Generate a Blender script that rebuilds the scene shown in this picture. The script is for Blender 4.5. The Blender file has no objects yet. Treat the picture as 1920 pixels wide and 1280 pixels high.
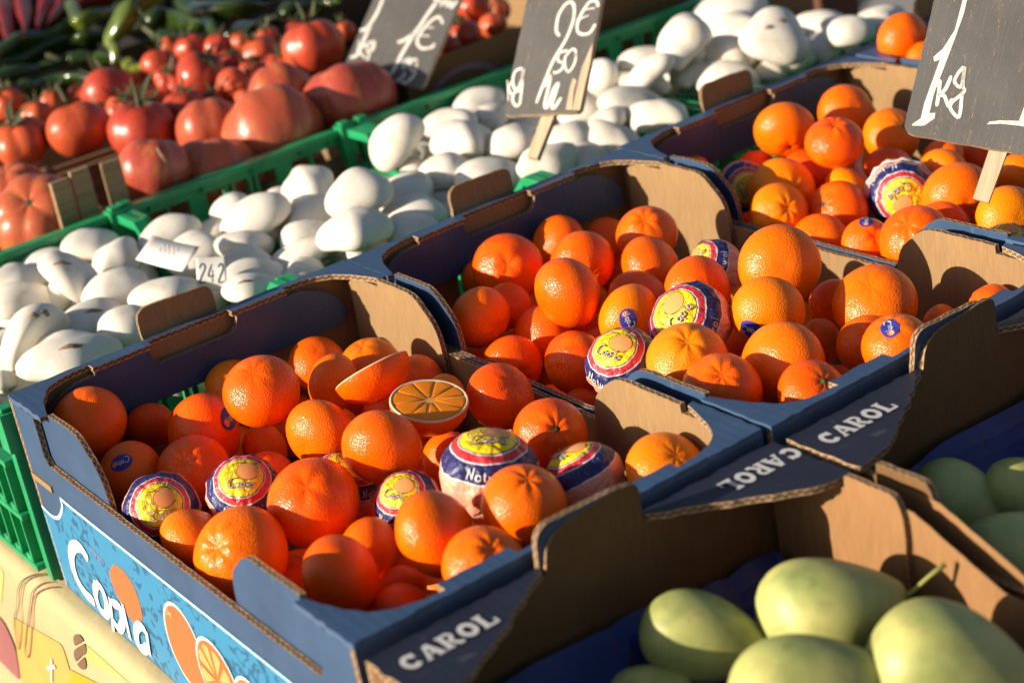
import bpy, bmesh, math, random
from mathutils import Vector, Matrix, Quaternion
from mathutils.geometry import tessellate_polygon
from math import sin, cos, pi, radians, sqrt, atan2, exp, acos

scene = bpy.context.scene
COL = scene.collection

# ------------------------------------------------------------------ camera, sky, sun, exposure
cam_data = bpy.data.cameras.new('camera')
cam = bpy.data.objects.new('camera', cam_data); COL.objects.link(cam)
cam.location = (-0.3468, -0.7391, 0.6801)
cam.rotation_euler = (1.1512, 0.16075, -0.6440)
cam_data.sensor_width = 36.0
cam_data.lens = 62.87
cam_data.clip_start = 0.02
cam_data.clip_end = 300.0
cam_data.dof.use_dof = True
cam_data.dof.focus_distance = 1.29
cam_data.dof.aperture_fstop = 5.8
cam_data.dof.aperture_blades = 8
scene.camera = cam

SUN_EL, SUN_AZ = radians(18.0), radians(164.0)      # azimuth counted from +X towards +Y
world = bpy.data.worlds.new('World'); scene.world = world
world.use_nodes = True
wn = world.node_tree.nodes; wn.clear()
wo = wn.new('ShaderNodeOutputWorld'); wb = wn.new('ShaderNodeBackground'); ws = wn.new('ShaderNodeTexSky')
ws.sky_type = 'NISHITA'; ws.sun_disc = False
ws.sun_elevation = SUN_EL; ws.sun_rotation = (pi / 2 - SUN_AZ) % (2 * pi)
ws.air_density = 1.0; ws.dust_density = 1.5
wb.inputs['Strength'].default_value = 0.060
world.node_tree.links.new(ws.outputs[0], wb.inputs[0]); world.node_tree.links.new(wb.outputs[0], wo.inputs[0])
sd = bpy.data.lights.new('sun', 'SUN'); sd.energy = 5.0; sd.angle = radians(0.53); sd.color = (1.0, 0.87, 0.70)
sun = bpy.data.objects.new('sun', sd); COL.objects.link(sun)
SUN_DIR = Vector((cos(SUN_EL) * cos(SUN_AZ), cos(SUN_EL) * sin(SUN_AZ), sin(SUN_EL)))
sun.rotation_euler = SUN_DIR.to_track_quat('Z', 'Y').to_euler()
sun.location = (-4, 1, 3)
scene.view_settings.view_transform = 'Standard'
scene.view_settings.look = 'None'
scene.view_settings.exposure = 0.78
scene.view_settings.gamma = 1.0
scene.view_settings.use_curve_mapping = False

# ---- measured places of every thing (metres, scene coordinates) ----
MANDARINS=[
('A1', 'A', 'm', 0.0463, 0.4643, 0.1384, 0.028, [-0.225, -0.52, 0.824], None, None, 0, 'mandarin in the back left corner of the nearest box, sunlit only on its crown'),
('A2', 'A', 'm', 0.0946, 0.4722, 0.1117, 0.0193, None, None, None, 0, 'small dim mandarin wedged in shade between the back left corner one and the handle hole'),
('A3', 'A', 'm', 0.1095, 0.408, 0.1184, 0.0307, None, None, [0.484, -0.748, 0.455, -50], 0, 'mandarin with a narrow blue sticker on its right flank, nearest box'),
('A5', 'A', 'm', 0.1664, 0.4677, 0.1147, 0.0231, None, None, None, 0, 'shaded mandarin half hidden under the handle hole, behind the glossy dimpled one'),
('A4', 'A', 'm', 0.1408, 0.3594, 0.1542, 0.0283, [-0.291, -0.337, 0.895], None, None, 0, 'glossy mandarin with a stem dimple at its upper left, standing high in the nearest box'),
('A6', 'A', 'm', 0.2336, 0.4505, 0.1134, 0.0231, None, None, None, 0, 'dim mandarin against the blue back panel of the nearest box, right of the dimpled one'),
('A7', 'A', 'm', 0.2051, 0.3718, 0.1307, 0.0229, None, None, None, 0, 'bumpy mandarin directly left of the cut half that hides its flesh'),
('A8', 'A', 'm', 0.2466, 0.3876, 0.1237, 0.0244, [-0.175, -0.063, 0.983], None, None, 0, 'mandarin with a raised stem bump behind the cut half that hides its flesh'),
('A9', 'A', 'm', 0.2731, 0.3565, 0.1122, 0.0189, None, None, None, 0, 'mandarin in the shade of the cardboard wall, just right of the upturned cut half'),
('A10', 'A', 'm', 0.2614, 0.3111, 0.1121, 0.0184, None, None, None, 0, 'dark mandarin hidden right behind the half showing its flesh'),
('H1', 'A', 'h1', 0.1981, 0.297, 0.1508, 0.0275, None, None, None, 0, 'cut mandarin half tipped away so that only its peel and cut edge show'),
('H2', 'A', 'h2', 0.2053, 0.235, 0.1504, 0.0273, None, None, None, 0, 'cut mandarin half showing its pale pith ring and orange flesh'),
('A11', 'A', 'm', 0.2619, 0.2331, 0.1362, 0.0246, [0.104, -0.729, 0.677], None, None, 0, 'pebbled mandarin touching the cardboard side, right of the half showing its flesh'),
('A12', 'A', 'm', 0.2506, 0.1605, 0.1331, 0.0256, [-0.24, -0.779, 0.579], None, None, 1, 'mandarin with a small stem mark facing us, between the flesh half and the wrapped pair'),
('A13', 'A', 'm', 0.1498, 0.2978, 0.1349, 0.026, None, None, None, 0, 'red orange mandarin left below the tipped cut half, nearest box'),
('A14', 'A', 'm', 0.1552, 0.2212, 0.1465, 0.0276, None, None, None, 0, 'bright mandarin right below the tipped cut half, in the middle of the nearest box'),
('A15', 'A', 'm', 0.1233, 0.3373, 0.1022, 0.0185, None, None, None, 0, 'mandarin with only its top showing, left behind the biggest front mandarin'),
('A15b', 'A', 'm', 0.1481, 0.3938, 0.093, 0.0202, None, None, None, 0, 'deep red mandarin sunk in a gap under the glossy dimpled one'),
('A16', 'A', 'm', 0.0435, 0.3996, 0.1175, 0.024, None, None, [-0.421, -0.494, 0.761, -70], 0, 'brownish shaded mandarin with an oval blue sticker near the left wall'),
('A17', 'A', 'm', 0.0767, 0.3637, 0.1154, 0.0276, [-0.406, -0.509, 0.759], None, None, 0, 'half shaded mandarin with a dark scar, right of the one with the oval blue sticker'),
('W1', 'A', 'w', 0.0354, 0.3345, 0.1139, 0.026, [-0.279, -0.765, 0.581], 20, None, 0, 'paper wrapped mandarin in half shade nearest the left wall, its round print facing us'),
('W2', 'A', 'w', 0.0797, 0.2892, 0.1232, 0.0256, [-0.195, -0.501, 0.843], 0, None, 0, 'wrapped mandarin with a bright yellow print left of the biggest front mandarin'),
('A19', 'A', 'm', 0.0345, 0.2848, 0.1092, 0.0241, None, None, None, 0, 'mandarin just in front of the wrapped one by the left wall'),
('A18', 'A', 'm', 0.0976, 0.2226, 0.1299, 0.031, [-0.327, -0.483, 0.812], None, None, 0, 'biggest front mandarin with a pit near its top, between two wrapped ones'),
('W3', 'A', 'w', 0.1376, 0.258, 0.1114, 0.0243, [0.367, -0.332, 0.869], 30, None, 0, 'wrapped mandarin nearly hidden behind the biggest front mandarin'),
('W4', 'A', 'w', 0.1449, 0.1827, 0.1219, 0.0218, [-0.412, -0.271, 0.87], -10, None, 0, 'wrapped mandarin half in shade, left of the smooth egg shaped mandarin'),
('A23', 'A', 'm', 0.2139, 0.2358, 0.1054, 0.021, None, None, None, 0, 'mandarin squeezed left behind the largest wrapped one with the navy band'),
('W5', 'A', 'w', 0.1816, 0.1349, 0.1439, 0.0316, [0.132, -0.101, 0.986], 0, None, 0, 'largest wrapped mandarin with navy band and pink skirt, in the nearest box'),
('W6', 'A', 'w', 0.2289, 0.0982, 0.1292, 0.0261, [-0.163, 0.327, 0.931], 0, None, 0, 'wrapped mandarin beside the cardboard tab, at the right of the nearest box'),
('A20', 'A', 'm', 0.039, 0.2221, 0.1186, 0.0324, [-0.679, -0.28, 0.679], None, None, 0, 'large mandarin with a dent facing left, at the low left wall'),
('A27', 'A', 'm', 0.0984, 0.1632, 0.1136, 0.0239, None, None, None, 0, 'mandarin behind the corner one, left of the smooth egg shaped mandarin'),
('A21', 'A', 'm', 0.0602, 0.1279, 0.1293, 0.0267, None, None, None, 0, 'mandarin with a soft vertical shadow, in the front left corner of the nearest box'),
('A22', 'A', 'm', 0.0691, 0.2248, 0.0811, 0.0184, None, None, None, 0, 'small mandarin peeping over the front left cardboard post'),
('A24', 'A', 'm', 0.1158, 0.1006, 0.1429, 0.0283, None, None, None, 0, 'smooth egg shaped mandarin standing tall at the front of the nearest box'),
('A25', 'A', 'm', 0.1695, 0.0807, 0.1454, 0.027, [0.032, -0.369, 0.929], None, None, 0, 'mandarin behind the front brown flap, shaded across its lower half'),
('A26', 'A', 'm', 0.115, 0.0494, 0.1397, 0.0258, [0.003, -0.576, 0.817], None, None, 0, 'yellowish mandarin cut off by the front blue rim of the nearest box'),
('A28', 'A', 'm', 0.0988, 0.1272, 0.0983, 0.0174, None, None, None, 0, 'red mandarin low between the egg shaped one and the front left corner'),
('A29', 'A', 'm', 0.0821, 0.0991, 0.1068, 0.0182, None, None, None, 0, 'mandarin showing just its top in the scoop of the front left gusset'),
('A30', 'A', 'm', 0.2636, 0.0562, 0.1346, 0.0264, [-0.012, -0.616, 0.788], None, None, 0, 'lone mandarin in the front right corner of the nearest box, under the cardboard tab'),
('B2', 'B', 'm', 0.4911, 0.459, 0.1229, 0.0252, None, None, None, 0, 'mandarin shaded by the back panel of the middle box, lit in one spot only'),
('B4', 'B', 'm', 0.5395, 0.4519, 0.1125, 0.0198, None, None, None, 0, 'dim mandarin deep in the back of the middle box, left of the top corner one'),
('B1', 'B', 'm', 0.4113, 0.4232, 0.1368, 0.0298, [-0.472, -0.755, 0.454], None, None, 0, 'mandarin whose stem dimple faces us, left back of the middle box'),
('B3', 'B', 'm', 0.4466, 0.3659, 0.1418, 0.027, [-0.38, -0.902, -0.204], None, None, 0, 'smooth bright mandarin at the back of the middle box, behind the pebbled round one'),
('B5', 'B', 'm', 0.5137, 0.3623, 0.1429, 0.0262, [-0.332, -0.404, 0.852], None, None, 0, 'mandarin at the back right of the middle box, casting a round shadow on the cardboard'),
('B6', 'B', 'm', 0.4834, 0.3237, 0.1338, 0.0264, None, None, None, 0, 'mandarin half in shade below the back right one, middle box'),
('B7', 'B', 'm', 0.3844, 0.305, 0.1528, 0.0284, None, None, None, 0, 'round finely pebbled mandarin catching bright speckled light, back left of the middle box'),
('B9', 'B', 'm', 0.3832, 0.3889, 0.1219, 0.0195, None, None, None, 0, 'yellow tipped mandarin behind the scarred one at the left post of the middle box'),
('B8', 'B', 'm', 0.3445, 0.3729, 0.1305, 0.0254, [0.062, -0.973, -0.221], None, None, 0, 'scarred mandarin with a brown pit, against the left post of the middle box'),
('B10', 'B', 'm', 0.3792, 0.3413, 0.1085, 0.0254, None, None, None, 0, 'shaded mandarin under the finely pebbled round one'),
('B11', 'B', 'm', 0.3354, 0.3246, 0.1055, 0.024, [-0.279, -0.96, -0.01], None, None, 1, 'rough knobbly mandarin with a sunken stem beside the low cardboard edge of the middle box'),
('B12', 'B', 'm', 0.3485, 0.258, 0.1204, 0.0247, None, None, None, 0, 'mandarin left of the wrapped one with the script on its band, middle box'),
('B13', 'B', 'm', 0.4446, 0.2962, 0.1287, 0.024, None, None, None, 0, 'mandarin directly above the stickered one in the centre of the middle box'),
('B14', 'B', 'm', 0.4094, 0.2644, 0.1328, 0.0261, None, None, [-0.575, -0.767, 0.285, -150], 0, 'mandarin with a blue oval sticker facing us, directly behind a wrapped one'),
('WB1', 'B', 'w', 0.5175, 0.2866, 0.1266, 0.0245, [-0.739, 0.187, 0.647], 90, None, 0, 'wrapped mandarin with lettering running up its navy band, back of the middle box'),
('B15', 'B', 'm', 0.4594, 0.2407, 0.1417, 0.027, [-0.14, -0.95, 0.278], None, None, 0, 'pebbled mandarin between two wrapped ones in the middle box'),
('WB2', 'B', 'w', 0.4046, 0.1867, 0.1491, 0.0298, [-0.698, -0.176, 0.695], 60, None, 0, 'wrapped mandarin with a wide navy side and yellow round print, centre of the middle box'),
('WB3', 'B', 'w', 0.3419, 0.1904, 0.1409, 0.0266, [-0.446, -0.24, 0.863], -20, None, 0, 'wrapped mandarin with lettering on yellow top and navy band, beside the front cardboard tab'),
('B16', 'B', 'm', 0.4904, 0.1799, 0.1639, 0.0313, None, None, None, 0, 'largest mandarin of the middle box, smooth, touching the right cardboard edge'),
('B17', 'B', 'm', 0.4437, 0.1463, 0.1524, 0.0272, None, None, [-0.931, -0.343, -0.125, 60], 0, 'round glossy mandarin with a half hidden blue sticker at its lower left'),
('B18', 'B', 'm', 0.3611, 0.1414, 0.1491, 0.0289, [-0.234, -0.417, 0.879], None, None, 0, 'pebbled mandarin just in front of the wide navy wrapped one'),
('B19', 'B', 'm', 0.4008, 0.0889, 0.1448, 0.0292, None, None, None, 0, 'flattened mandarin crossed by a diagonal shadow, middle box front'),
('B20', 'B', 'm', 0.3451, 0.09, 0.1462, 0.0278, [-0.31, -0.466, 0.829], None, None, 0, 'mandarin behind the front gusset of the middle box, shaded on its right'),
('B21', 'B', 'm', 0.3819, 0.0419, 0.1435, 0.0242, [-0.038, -0.689, 0.724], None, None, 1, 'mandarin with a pale green stem button at the front rim of the middle box'),
('B23', 'B', 'm', 0.5338, 0.1701, 0.1176, 0.0203, None, None, None, 0, 'mandarin with dark flecks half behind the flat topped one at the right wall'),
('B22', 'B', 'm', 0.5134, 0.1081, 0.1416, 0.0309, [-0.442, -0.294, 0.847], None, None, 0, 'flat topped mandarin with a sunken stem by the right wall, shaded on its left'),
('B24', 'B', 'm', 0.4732, 0.0781, 0.1323, 0.0229, [-0.437, -0.356, 0.826], None, None, 0, 'mandarin with wrinkled highlights left of the one with the top sticker'),
('B25', 'B', 'm', 0.4595, 0.0385, 0.1479, 0.0242, [-0.325, -0.114, 0.939], None, [-0.412, -0.16, 0.897, 20], 0, 'mandarin with a blue sticker near its top, beside the front flap of the middle box'),
('B26', 'B', 'm', 0.4927, 0.1487, 0.1074, 0.019, None, None, None, 0, 'dark red mandarin sunk between the glossy round one and the flat topped one'),
('B27', 'B', 'm', 0.5569, 0.0869, 0.1119, 0.0164, None, None, None, 0, 'mandarin low by the right wall, peeping over the front flap of the middle box'),
('B28', 'B', 'm', 0.5738, 0.0537, 0.1273, 0.0192, None, None, None, 0, 'mandarin in the front right corner of the middle box, cut by the rim'),
('B30', 'B', 'm', 0.4526, 0.191, 0.1074, 0.0192, None, None, None, 0, 'deep red mandarin in the gap right of the wide navy wrapped one'),
('B31', 'B', 'm', 0.3282, 0.2345, 0.0966, 0.0165, None, None, None, 0, 'mandarin showing a thin arc beneath the wrapped one by the low cardboard edge'),
('B32', 'B', 'm', 0.414, 0.4686, 0.1171, 0.0183, None, None, None, 0, 'dim mandarin at the back left of the middle box under the blue panel'),
('C1', 'C', 'm', 0.7412, 0.4288, 0.1523, 0.0286, [-0.493, -0.688, -0.532], None, None, 1, 'tall red orange mandarin with its stem end down, back left of the third box'),
('C2', 'C', 'm', 0.8231, 0.4311, 0.1429, 0.0268, None, None, None, 0, 'rough mandarin lit on one side, touching the blue back panel of the third box'),
('C3', 'C', 'm', 0.7194, 0.3437, 0.1602, 0.0262, [-0.155, -0.283, 0.947], None, None, 0, 'smooth yellow orange mandarin standing highest in the third box'),
('C4', 'C', 'm', 0.8044, 0.3566, 0.1372, 0.0263, [-0.095, -0.771, 0.63], None, None, 1, 'red mandarin with a small green stem, left of the large slate'),
('C5', 'C', 'm', 0.8105, 0.3029, 0.1221, 0.02, None, None, None, 0, 'red mandarin just under the lower edge of the large slate'),
('C6', 'C', 'm', 0.7774, 0.2731, 0.1242, 0.0233, None, None, None, 0, 'mandarin below the slate, left of its wooden stake'),
('C7', 'C', 'm', 0.7696, 0.327, 0.1183, 0.0258, None, None, None, 0, 'red mandarin with a curled white paper tag peeling off'),
('C9', 'C', 'm', 0.7306, 0.3885, 0.1195, 0.0267, None, None, None, 0, 'mandarin beneath the highest smooth one, third box'),
('C10', 'C', 'm', 0.7243, 0.3378, 0.1134, 0.0237, None, None, None, 0, 'half shaded mandarin left of the curled white tag, low in the third box'),
('C11', 'C', 'm', 0.6785, 0.3725, 0.1227, 0.0308, [-0.314, -0.891, 0.327], None, None, 1, 'mandarin with yellow buds around its stem, left of the third box'),
('C12', 'C', 'm', 0.639, 0.3357, 0.1239, 0.0262, [-0.267, -0.839, 0.474], None, None, 0, 'knobbly mandarin in half shade behind the low cardboard edge, left of the third box'),
('C13', 'C', 'm', 0.6829, 0.3112, 0.1133, 0.0281, [-0.788, -0.067, 0.612], None, None, 1, 'mandarin with a black stem dot, crossed by a shadow, third box'),
('WC1', 'C', 'w', 0.6796, 0.4237, 0.118, 0.0233, [-0.482, -0.836, 0.263], -60, None, 0, 'wrapped mandarin in shade behind the left cardboard post of the third box'),
('WC2', 'C', 'w', 0.7282, 0.2777, 0.1203, 0.029, [-0.653, -0.715, 0.251], -140, None, 0, 'wrapped mandarin with a frilled edge and its round print facing us'),
('C8', 'C', 'm', 0.7361, 0.2219, 0.1261, 0.0309, [-0.536, -0.821, -0.198], None, None, 0, 'pebbled mandarin with a grey scar right of the frilled wrapped one'),
('C14', 'C', 'm', 0.6384, 0.2892, 0.1066, 0.0248, [-0.578, -0.505, 0.641], None, None, 0, 'mandarin with a small pit, just over the low edge of the third box'),
('C15', 'C', 'm', 0.638, 0.2339, 0.117, 0.0218, [-0.22, -0.754, 0.619], None, [-0.019, -0.137, 0.99, 0], 0, 'mandarin with a blue sticker on its crown, beside the cardboard tab of the third box'),
('C16', 'C', 'm', 0.6439, 0.1864, 0.1273, 0.0298, [-0.58, -0.191, 0.792], None, None, 0, 'large mandarin with bumpy side behind the front cardboard tab, third box'),
('C17', 'C', 'm', 0.6909, 0.2001, 0.1196, 0.0227, None, None, None, 0, 'mandarin hidden behind the large bumpy one, under the scarred one'),
('C18', 'C', 'm', 0.7064, 0.1453, 0.1326, 0.0263, None, None, None, 0, 'mandarin at the right border of the picture, above the cardboard tab'),
('C19', 'C', 'm', 0.8029, 0.2115, 0.1236, 0.0218, None, None, None, 0, 'red mandarin right of the slate stake, at the right border'),
('C20', 'C', 'm', 0.8467, 0.2956, 0.1078, 0.0217, None, None, None, 0, 'dark red mandarin in the shadow left behind the slate stake'),
('C21', 'C', 'm', 0.7257, 0.456, 0.1087, 0.0226, None, None, None, 0, 'shaded mandarin below the blue back panel, at the far left of the third box'),
('C22', 'C', 'm', 0.6669, 0.4764, 0.1259, 0.0168, None, None, None, 0, 'mandarin showing only its top behind the corner post of the third box'),
('WC4', 'C', 'w', 0.6726, 0.1194, 0.1265, 0.0191, [-0.27, -0.287, 0.919], 0, None, 0, 'wrapped mandarin with white paper frill at the front of the third box'),
('D1', 'D', 'm', 0.951, 0.4703, 0.1729, 0.0276, [0.072, -0.99, -0.119], None, None, 1, 'lone sunlit mandarin in the scoop of the farthest box, left of the large slate'),
('D2', 'D', 'm', 0.9367, 0.43, 0.1595, 0.0198, None, None, None, 0, 'mandarin half hidden by the slate edge, in the farthest box'),
]
HALVES={'H1': ([0.2017, 0.3007, 0.1624], [-0.015, 0.569, 0.822], 0.029), 'H2': ([0.2069, 0.2365, 0.1552], [0.076, -0.204, 0.976], 0.0277)}
MUSHROOMS=[
('m1', 0.2247, 0.8583, 0.1346, 0.0226, 0.6, 'white mushroom right against the green divider post between the two nearest crates'),
('m2', 0.1765, 0.8703, 0.1262, 0.0216, 0.48, 'flattish mushroom under the green rim, behind the cap with the brown crack'),
('m3', 0.1672, 0.7736, 0.1405, 0.0311, 0.68, 'large mushroom with a brown crack near its top, in the nearest crate'),
('m4', 0.1451, 0.8532, 0.1287, 0.0186, 0.55, 'mushroom with a spotted edge at the left border, below the green rim'),
('m5', 0.1223, 0.7927, 0.1298, 0.0245, 0.63, 'grey shaded mushroom at the left border, just behind the big dirty one'),
('m6', 0.0932, 0.6812, 0.1333, 0.033, 0.74, 'biggest dirty mushroom with brown scars, tipped so its rim shows'),
('m7', 0.2295, 0.8149, 0.1245, 0.0205, 0.71, 'mushroom half covered by the loose paper slip'),
('m8', 0.1892, 0.7259, 0.13, 0.0267, 0.7, 'smooth mushroom just in front of the loose paper slip'),
('m11', 0.2079, 0.6617, 0.1355, 0.0307, 0.54, 'wide smooth mushroom behind the brown flap of the nearest box'),
('m9', 0.1518, 0.6902, 0.1251, 0.0275, 0.6, 'mushroom with a brown slit in its cap beside the biggest dirty one'),
('m13', 0.1557, 0.6368, 0.1294, 0.0184, 0.92, 'rounded mushroom touching the left edge of the nearest brown flap'),
('m12', 0.0984, 0.624, 0.128, 0.0314, 0.55, 'creased mushroom leaning on the blue back edge of the nearest box'),
('m14', 0.0483, 0.6632, 0.1143, 0.0105, 1.14, 'mushroom cut by the left border behind the blue box corner'),
('m16', 0.2882, 0.8175, 0.1297, 0.0235, 0.7, 'mushroom half in shade in the left corner of the second crate'),
('m17', 0.3281, 0.8073, 0.1203, 0.0184, 0.57, 'low mushroom under the first window of the green rim, second crate'),
('m18', 0.2792, 0.7469, 0.1294, 0.0252, 0.63, 'smooth mushroom behind the paper slip, in the second crate'),
('m19', 0.3169, 0.7206, 0.1286, 0.026, 0.61, 'long mushroom in the middle of the left half of the second crate'),
('m20', 0.3569, 0.8093, 0.1334, 0.0185, 0.81, 'small round mushroom touching the green rim window, second crate'),
('m21', 0.3517, 0.7499, 0.1394, 0.0274, 0.72, 'broad bright mushroom beside the small round one under the green rim'),
('m36', 0.4186, 0.8232, 0.1243, 0.0136, 0.53, 'mushroom peeping out behind the broad bright one at the green rim'),
('m22', 0.3005, 0.6821, 0.125, 0.0213, 0.69, 'mushroom right of the white number card, with its cap turned up'),
('m23', 0.3358, 0.6544, 0.1225, 0.0254, 0.58, 'egg shaped mushroom above the notch in the blue box edge'),
('m24', 0.4005, 0.7411, 0.1236, 0.033, 0.58, 'dimpled mushroom left of the largest cap in the second crate'),
('m25', 0.3686, 0.6845, 0.1235, 0.0243, 0.66, 'mushroom with a shallow dent below the dimpled one, second crate'),
('m26', 0.2885, 0.6406, 0.1247, 0.0273, 0.44, 'low mushroom lying right of the number card, against the box edge'),
('m27', 0.2635, 0.6057, 0.1318, 0.0219, 0.54, 'mushroom with a hooked crease by the number card and the box edge'),
('m28', 0.3249, 0.6197, 0.1228, 0.0153, 0.42, 'mushroom showing only its top over the blue box edge, second crate'),
('m29', 0.4264, 0.7754, 0.1419, 0.0212, 0.71, 'small mushroom lying at the green rim by the second divider post'),
('m31', 0.4236, 0.6719, 0.1554, 0.0303, 0.72, 'largest cap of the second crate, perched on top of the others'),
('m33', 0.4798, 0.6816, 0.1298, 0.0251, 0.66, 'mushroom with a shaded underside right of the largest cap'),
('m32', 0.3822, 0.6182, 0.1404, 0.0301, 0.7, 'big bright mushroom in front of the largest cap, second crate'),
('m34', 0.4581, 0.6376, 0.1275, 0.0261, 0.55, 'mushroom with a scalloped shadow, next to the second divider'),
('m35', 0.4316, 0.6013, 0.1271, 0.0238, 0.59, 'mushroom just left of the middle box flap, close to the box edge'),
('m37', 0.5057, 0.6546, 0.1093, 0.0112, 0.77, 'small mushroom in shade hidden by the middle box flap'),
('m40', 0.5445, 0.7929, 0.1449, 0.0258, 0.96, 'upright round mushroom standing in the corner of the third crate'),
('m41', 0.6342, 0.8295, 0.1302, 0.0288, 0.63, 'grey topped mushroom behind the upright round one, third crate'),
('m42', 0.699, 0.8657, 0.1312, 0.0277, 0.61, 'mushroom under the green rim, left of the tall slate with a wooden stake'),
('m43', 0.6833, 0.8192, 0.1244, 0.0184, 0.79, 'mushroom partly behind the lower left corner of the staked slate'),
('m44', 0.5899, 0.7406, 0.1405, 0.031, 0.71, 'large mushroom in the middle of the third crate, left of the stake'),
('m45', 0.6184, 0.697, 0.1345, 0.0208, 1.0, 'round mushroom touching the wooden stake on its left side'),
('m46', 0.546, 0.7685, 0.1193, 0.0137, 0.8, 'small mushroom at the foot of the upright round one'),
('m47', 0.5388, 0.7013, 0.1296, 0.023, 0.81, 'bright mushroom near the divider, behind the middle box edge'),
('m48', 0.5527, 0.6486, 0.1305, 0.0313, 0.64, 'wide mushroom with a faint dimple right behind the middle box flap'),
('m49', 0.6029, 0.6187, 0.1301, 0.0278, 0.72, 'sloping mushroom right of the middle box flap, in front of the stake'),
('m50', 0.6633, 0.6568, 0.134, 0.0243, 0.56, 'bright mushroom just right of the wooden stake'),
('m51', 0.6483, 0.6149, 0.1232, 0.0229, 0.5, 'low bright mushroom against the blue edge between the middle and third boxes'),
('m52', 0.6904, 0.6229, 0.1269, 0.025, 0.57, 'bright mushroom beside the blue gusset of the third box'),
('m53', 0.744, 0.6974, 0.1204, 0.0216, 0.52, 'mushroom in shade under the lower right corner of the staked slate'),
('m54', 0.7555, 0.7601, 0.1196, 0.0222, 0.78, 'dim mushroom in the shadow of the staked slate'),
('m56', 0.8064, 0.7769, 0.1393, 0.0167, 1.29, 'mushroom standing on its side against the right edge of the staked slate'),
('m60', 0.8617, 0.7726, 0.1419, 0.0278, 0.64, 'mushroom at the green rim windows, right of the staked slate'),
('m61', 0.888, 0.7273, 0.1599, 0.0254, 0.92, 'round mushroom rising above the others near the green rim, right of the slate'),
('m62', 0.8366, 0.7323, 0.138, 0.0252, 0.65, 'bright mushroom casting a curved shadow, below the rim windows'),
('m63', 0.79, 0.7119, 0.1248, 0.0324, 0.5, 'wholly shaded mushroom in the fourth crate, right of the slate'),
('m64', 0.7799, 0.6561, 0.1202, 0.0288, 0.58, 'shaded mushroom left of the third box flap'),
('m67', 0.9303, 0.7521, 0.1325, 0.0261, 0.62, 'mushroom with its lit side toward the round one, middle of the fourth crate'),
('m68', 0.8927, 0.7242, 0.1243, 0.0246, 0.6, 'mushroom with a dark hollow under it, behind the third box flap'),
('m69', 0.9325, 0.707, 0.1372, 0.0246, 0.72, 'mushroom below the dented cap, in the fourth crate'),
('m70', 1.0379, 0.8241, 0.1429, 0.0401, 0.39, 'broad mushroom at the far green corner at the top of the picture'),
('m71', 1.0026, 0.7783, 0.1382, 0.0247, 0.54, 'mushroom tucked under the broad one at the far green corner'),
('m72', 0.9533, 0.6583, 0.1569, 0.0348, 0.58, 'big mushroom with two brown dents in its cap'),
('m73', 0.9926, 0.746, 0.135, 0.0132, 0.69, 'small mushroom squeezed left of the cap with two dents'),
('m74', 0.9787, 0.7129, 0.1147, 0.0231, 0.57, 'shaded mushroom below the cap with two brown dents'),
('m75', 0.8975, 0.6781, 0.1207, 0.0271, 0.68, 'large shaded mushroom right behind the third box flap'),
('m76', 0.9818, 0.6701, 0.121, 0.0256, 0.54, 'shaded wrinkled mushroom near the blue edge of the third box'),
('m77', 1.0546, 0.6898, 0.137, 0.0262, 0.58, 'bright mushroom at the back of the fourth crate, right of the two dents'),
('m78', 1.0271, 0.6165, 0.1444, 0.0204, 0.81, 'round bright mushroom next to the seam of the last two boxes'),
('m79', 1.0757, 0.628, 0.1396, 0.0228, 0.43, 'farthest mushroom, low and flat by the last orange box'),
('m80', 1.0245, 0.6621, 0.1239, 0.0228, 0.48, 'low mushroom in the fourth crate touching the third box back corner'),
('m81', 0.947, 0.6633, 0.1159, 0.0146, 0.87, 'dim mushroom leaning on the third box back edge'),
]
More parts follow.
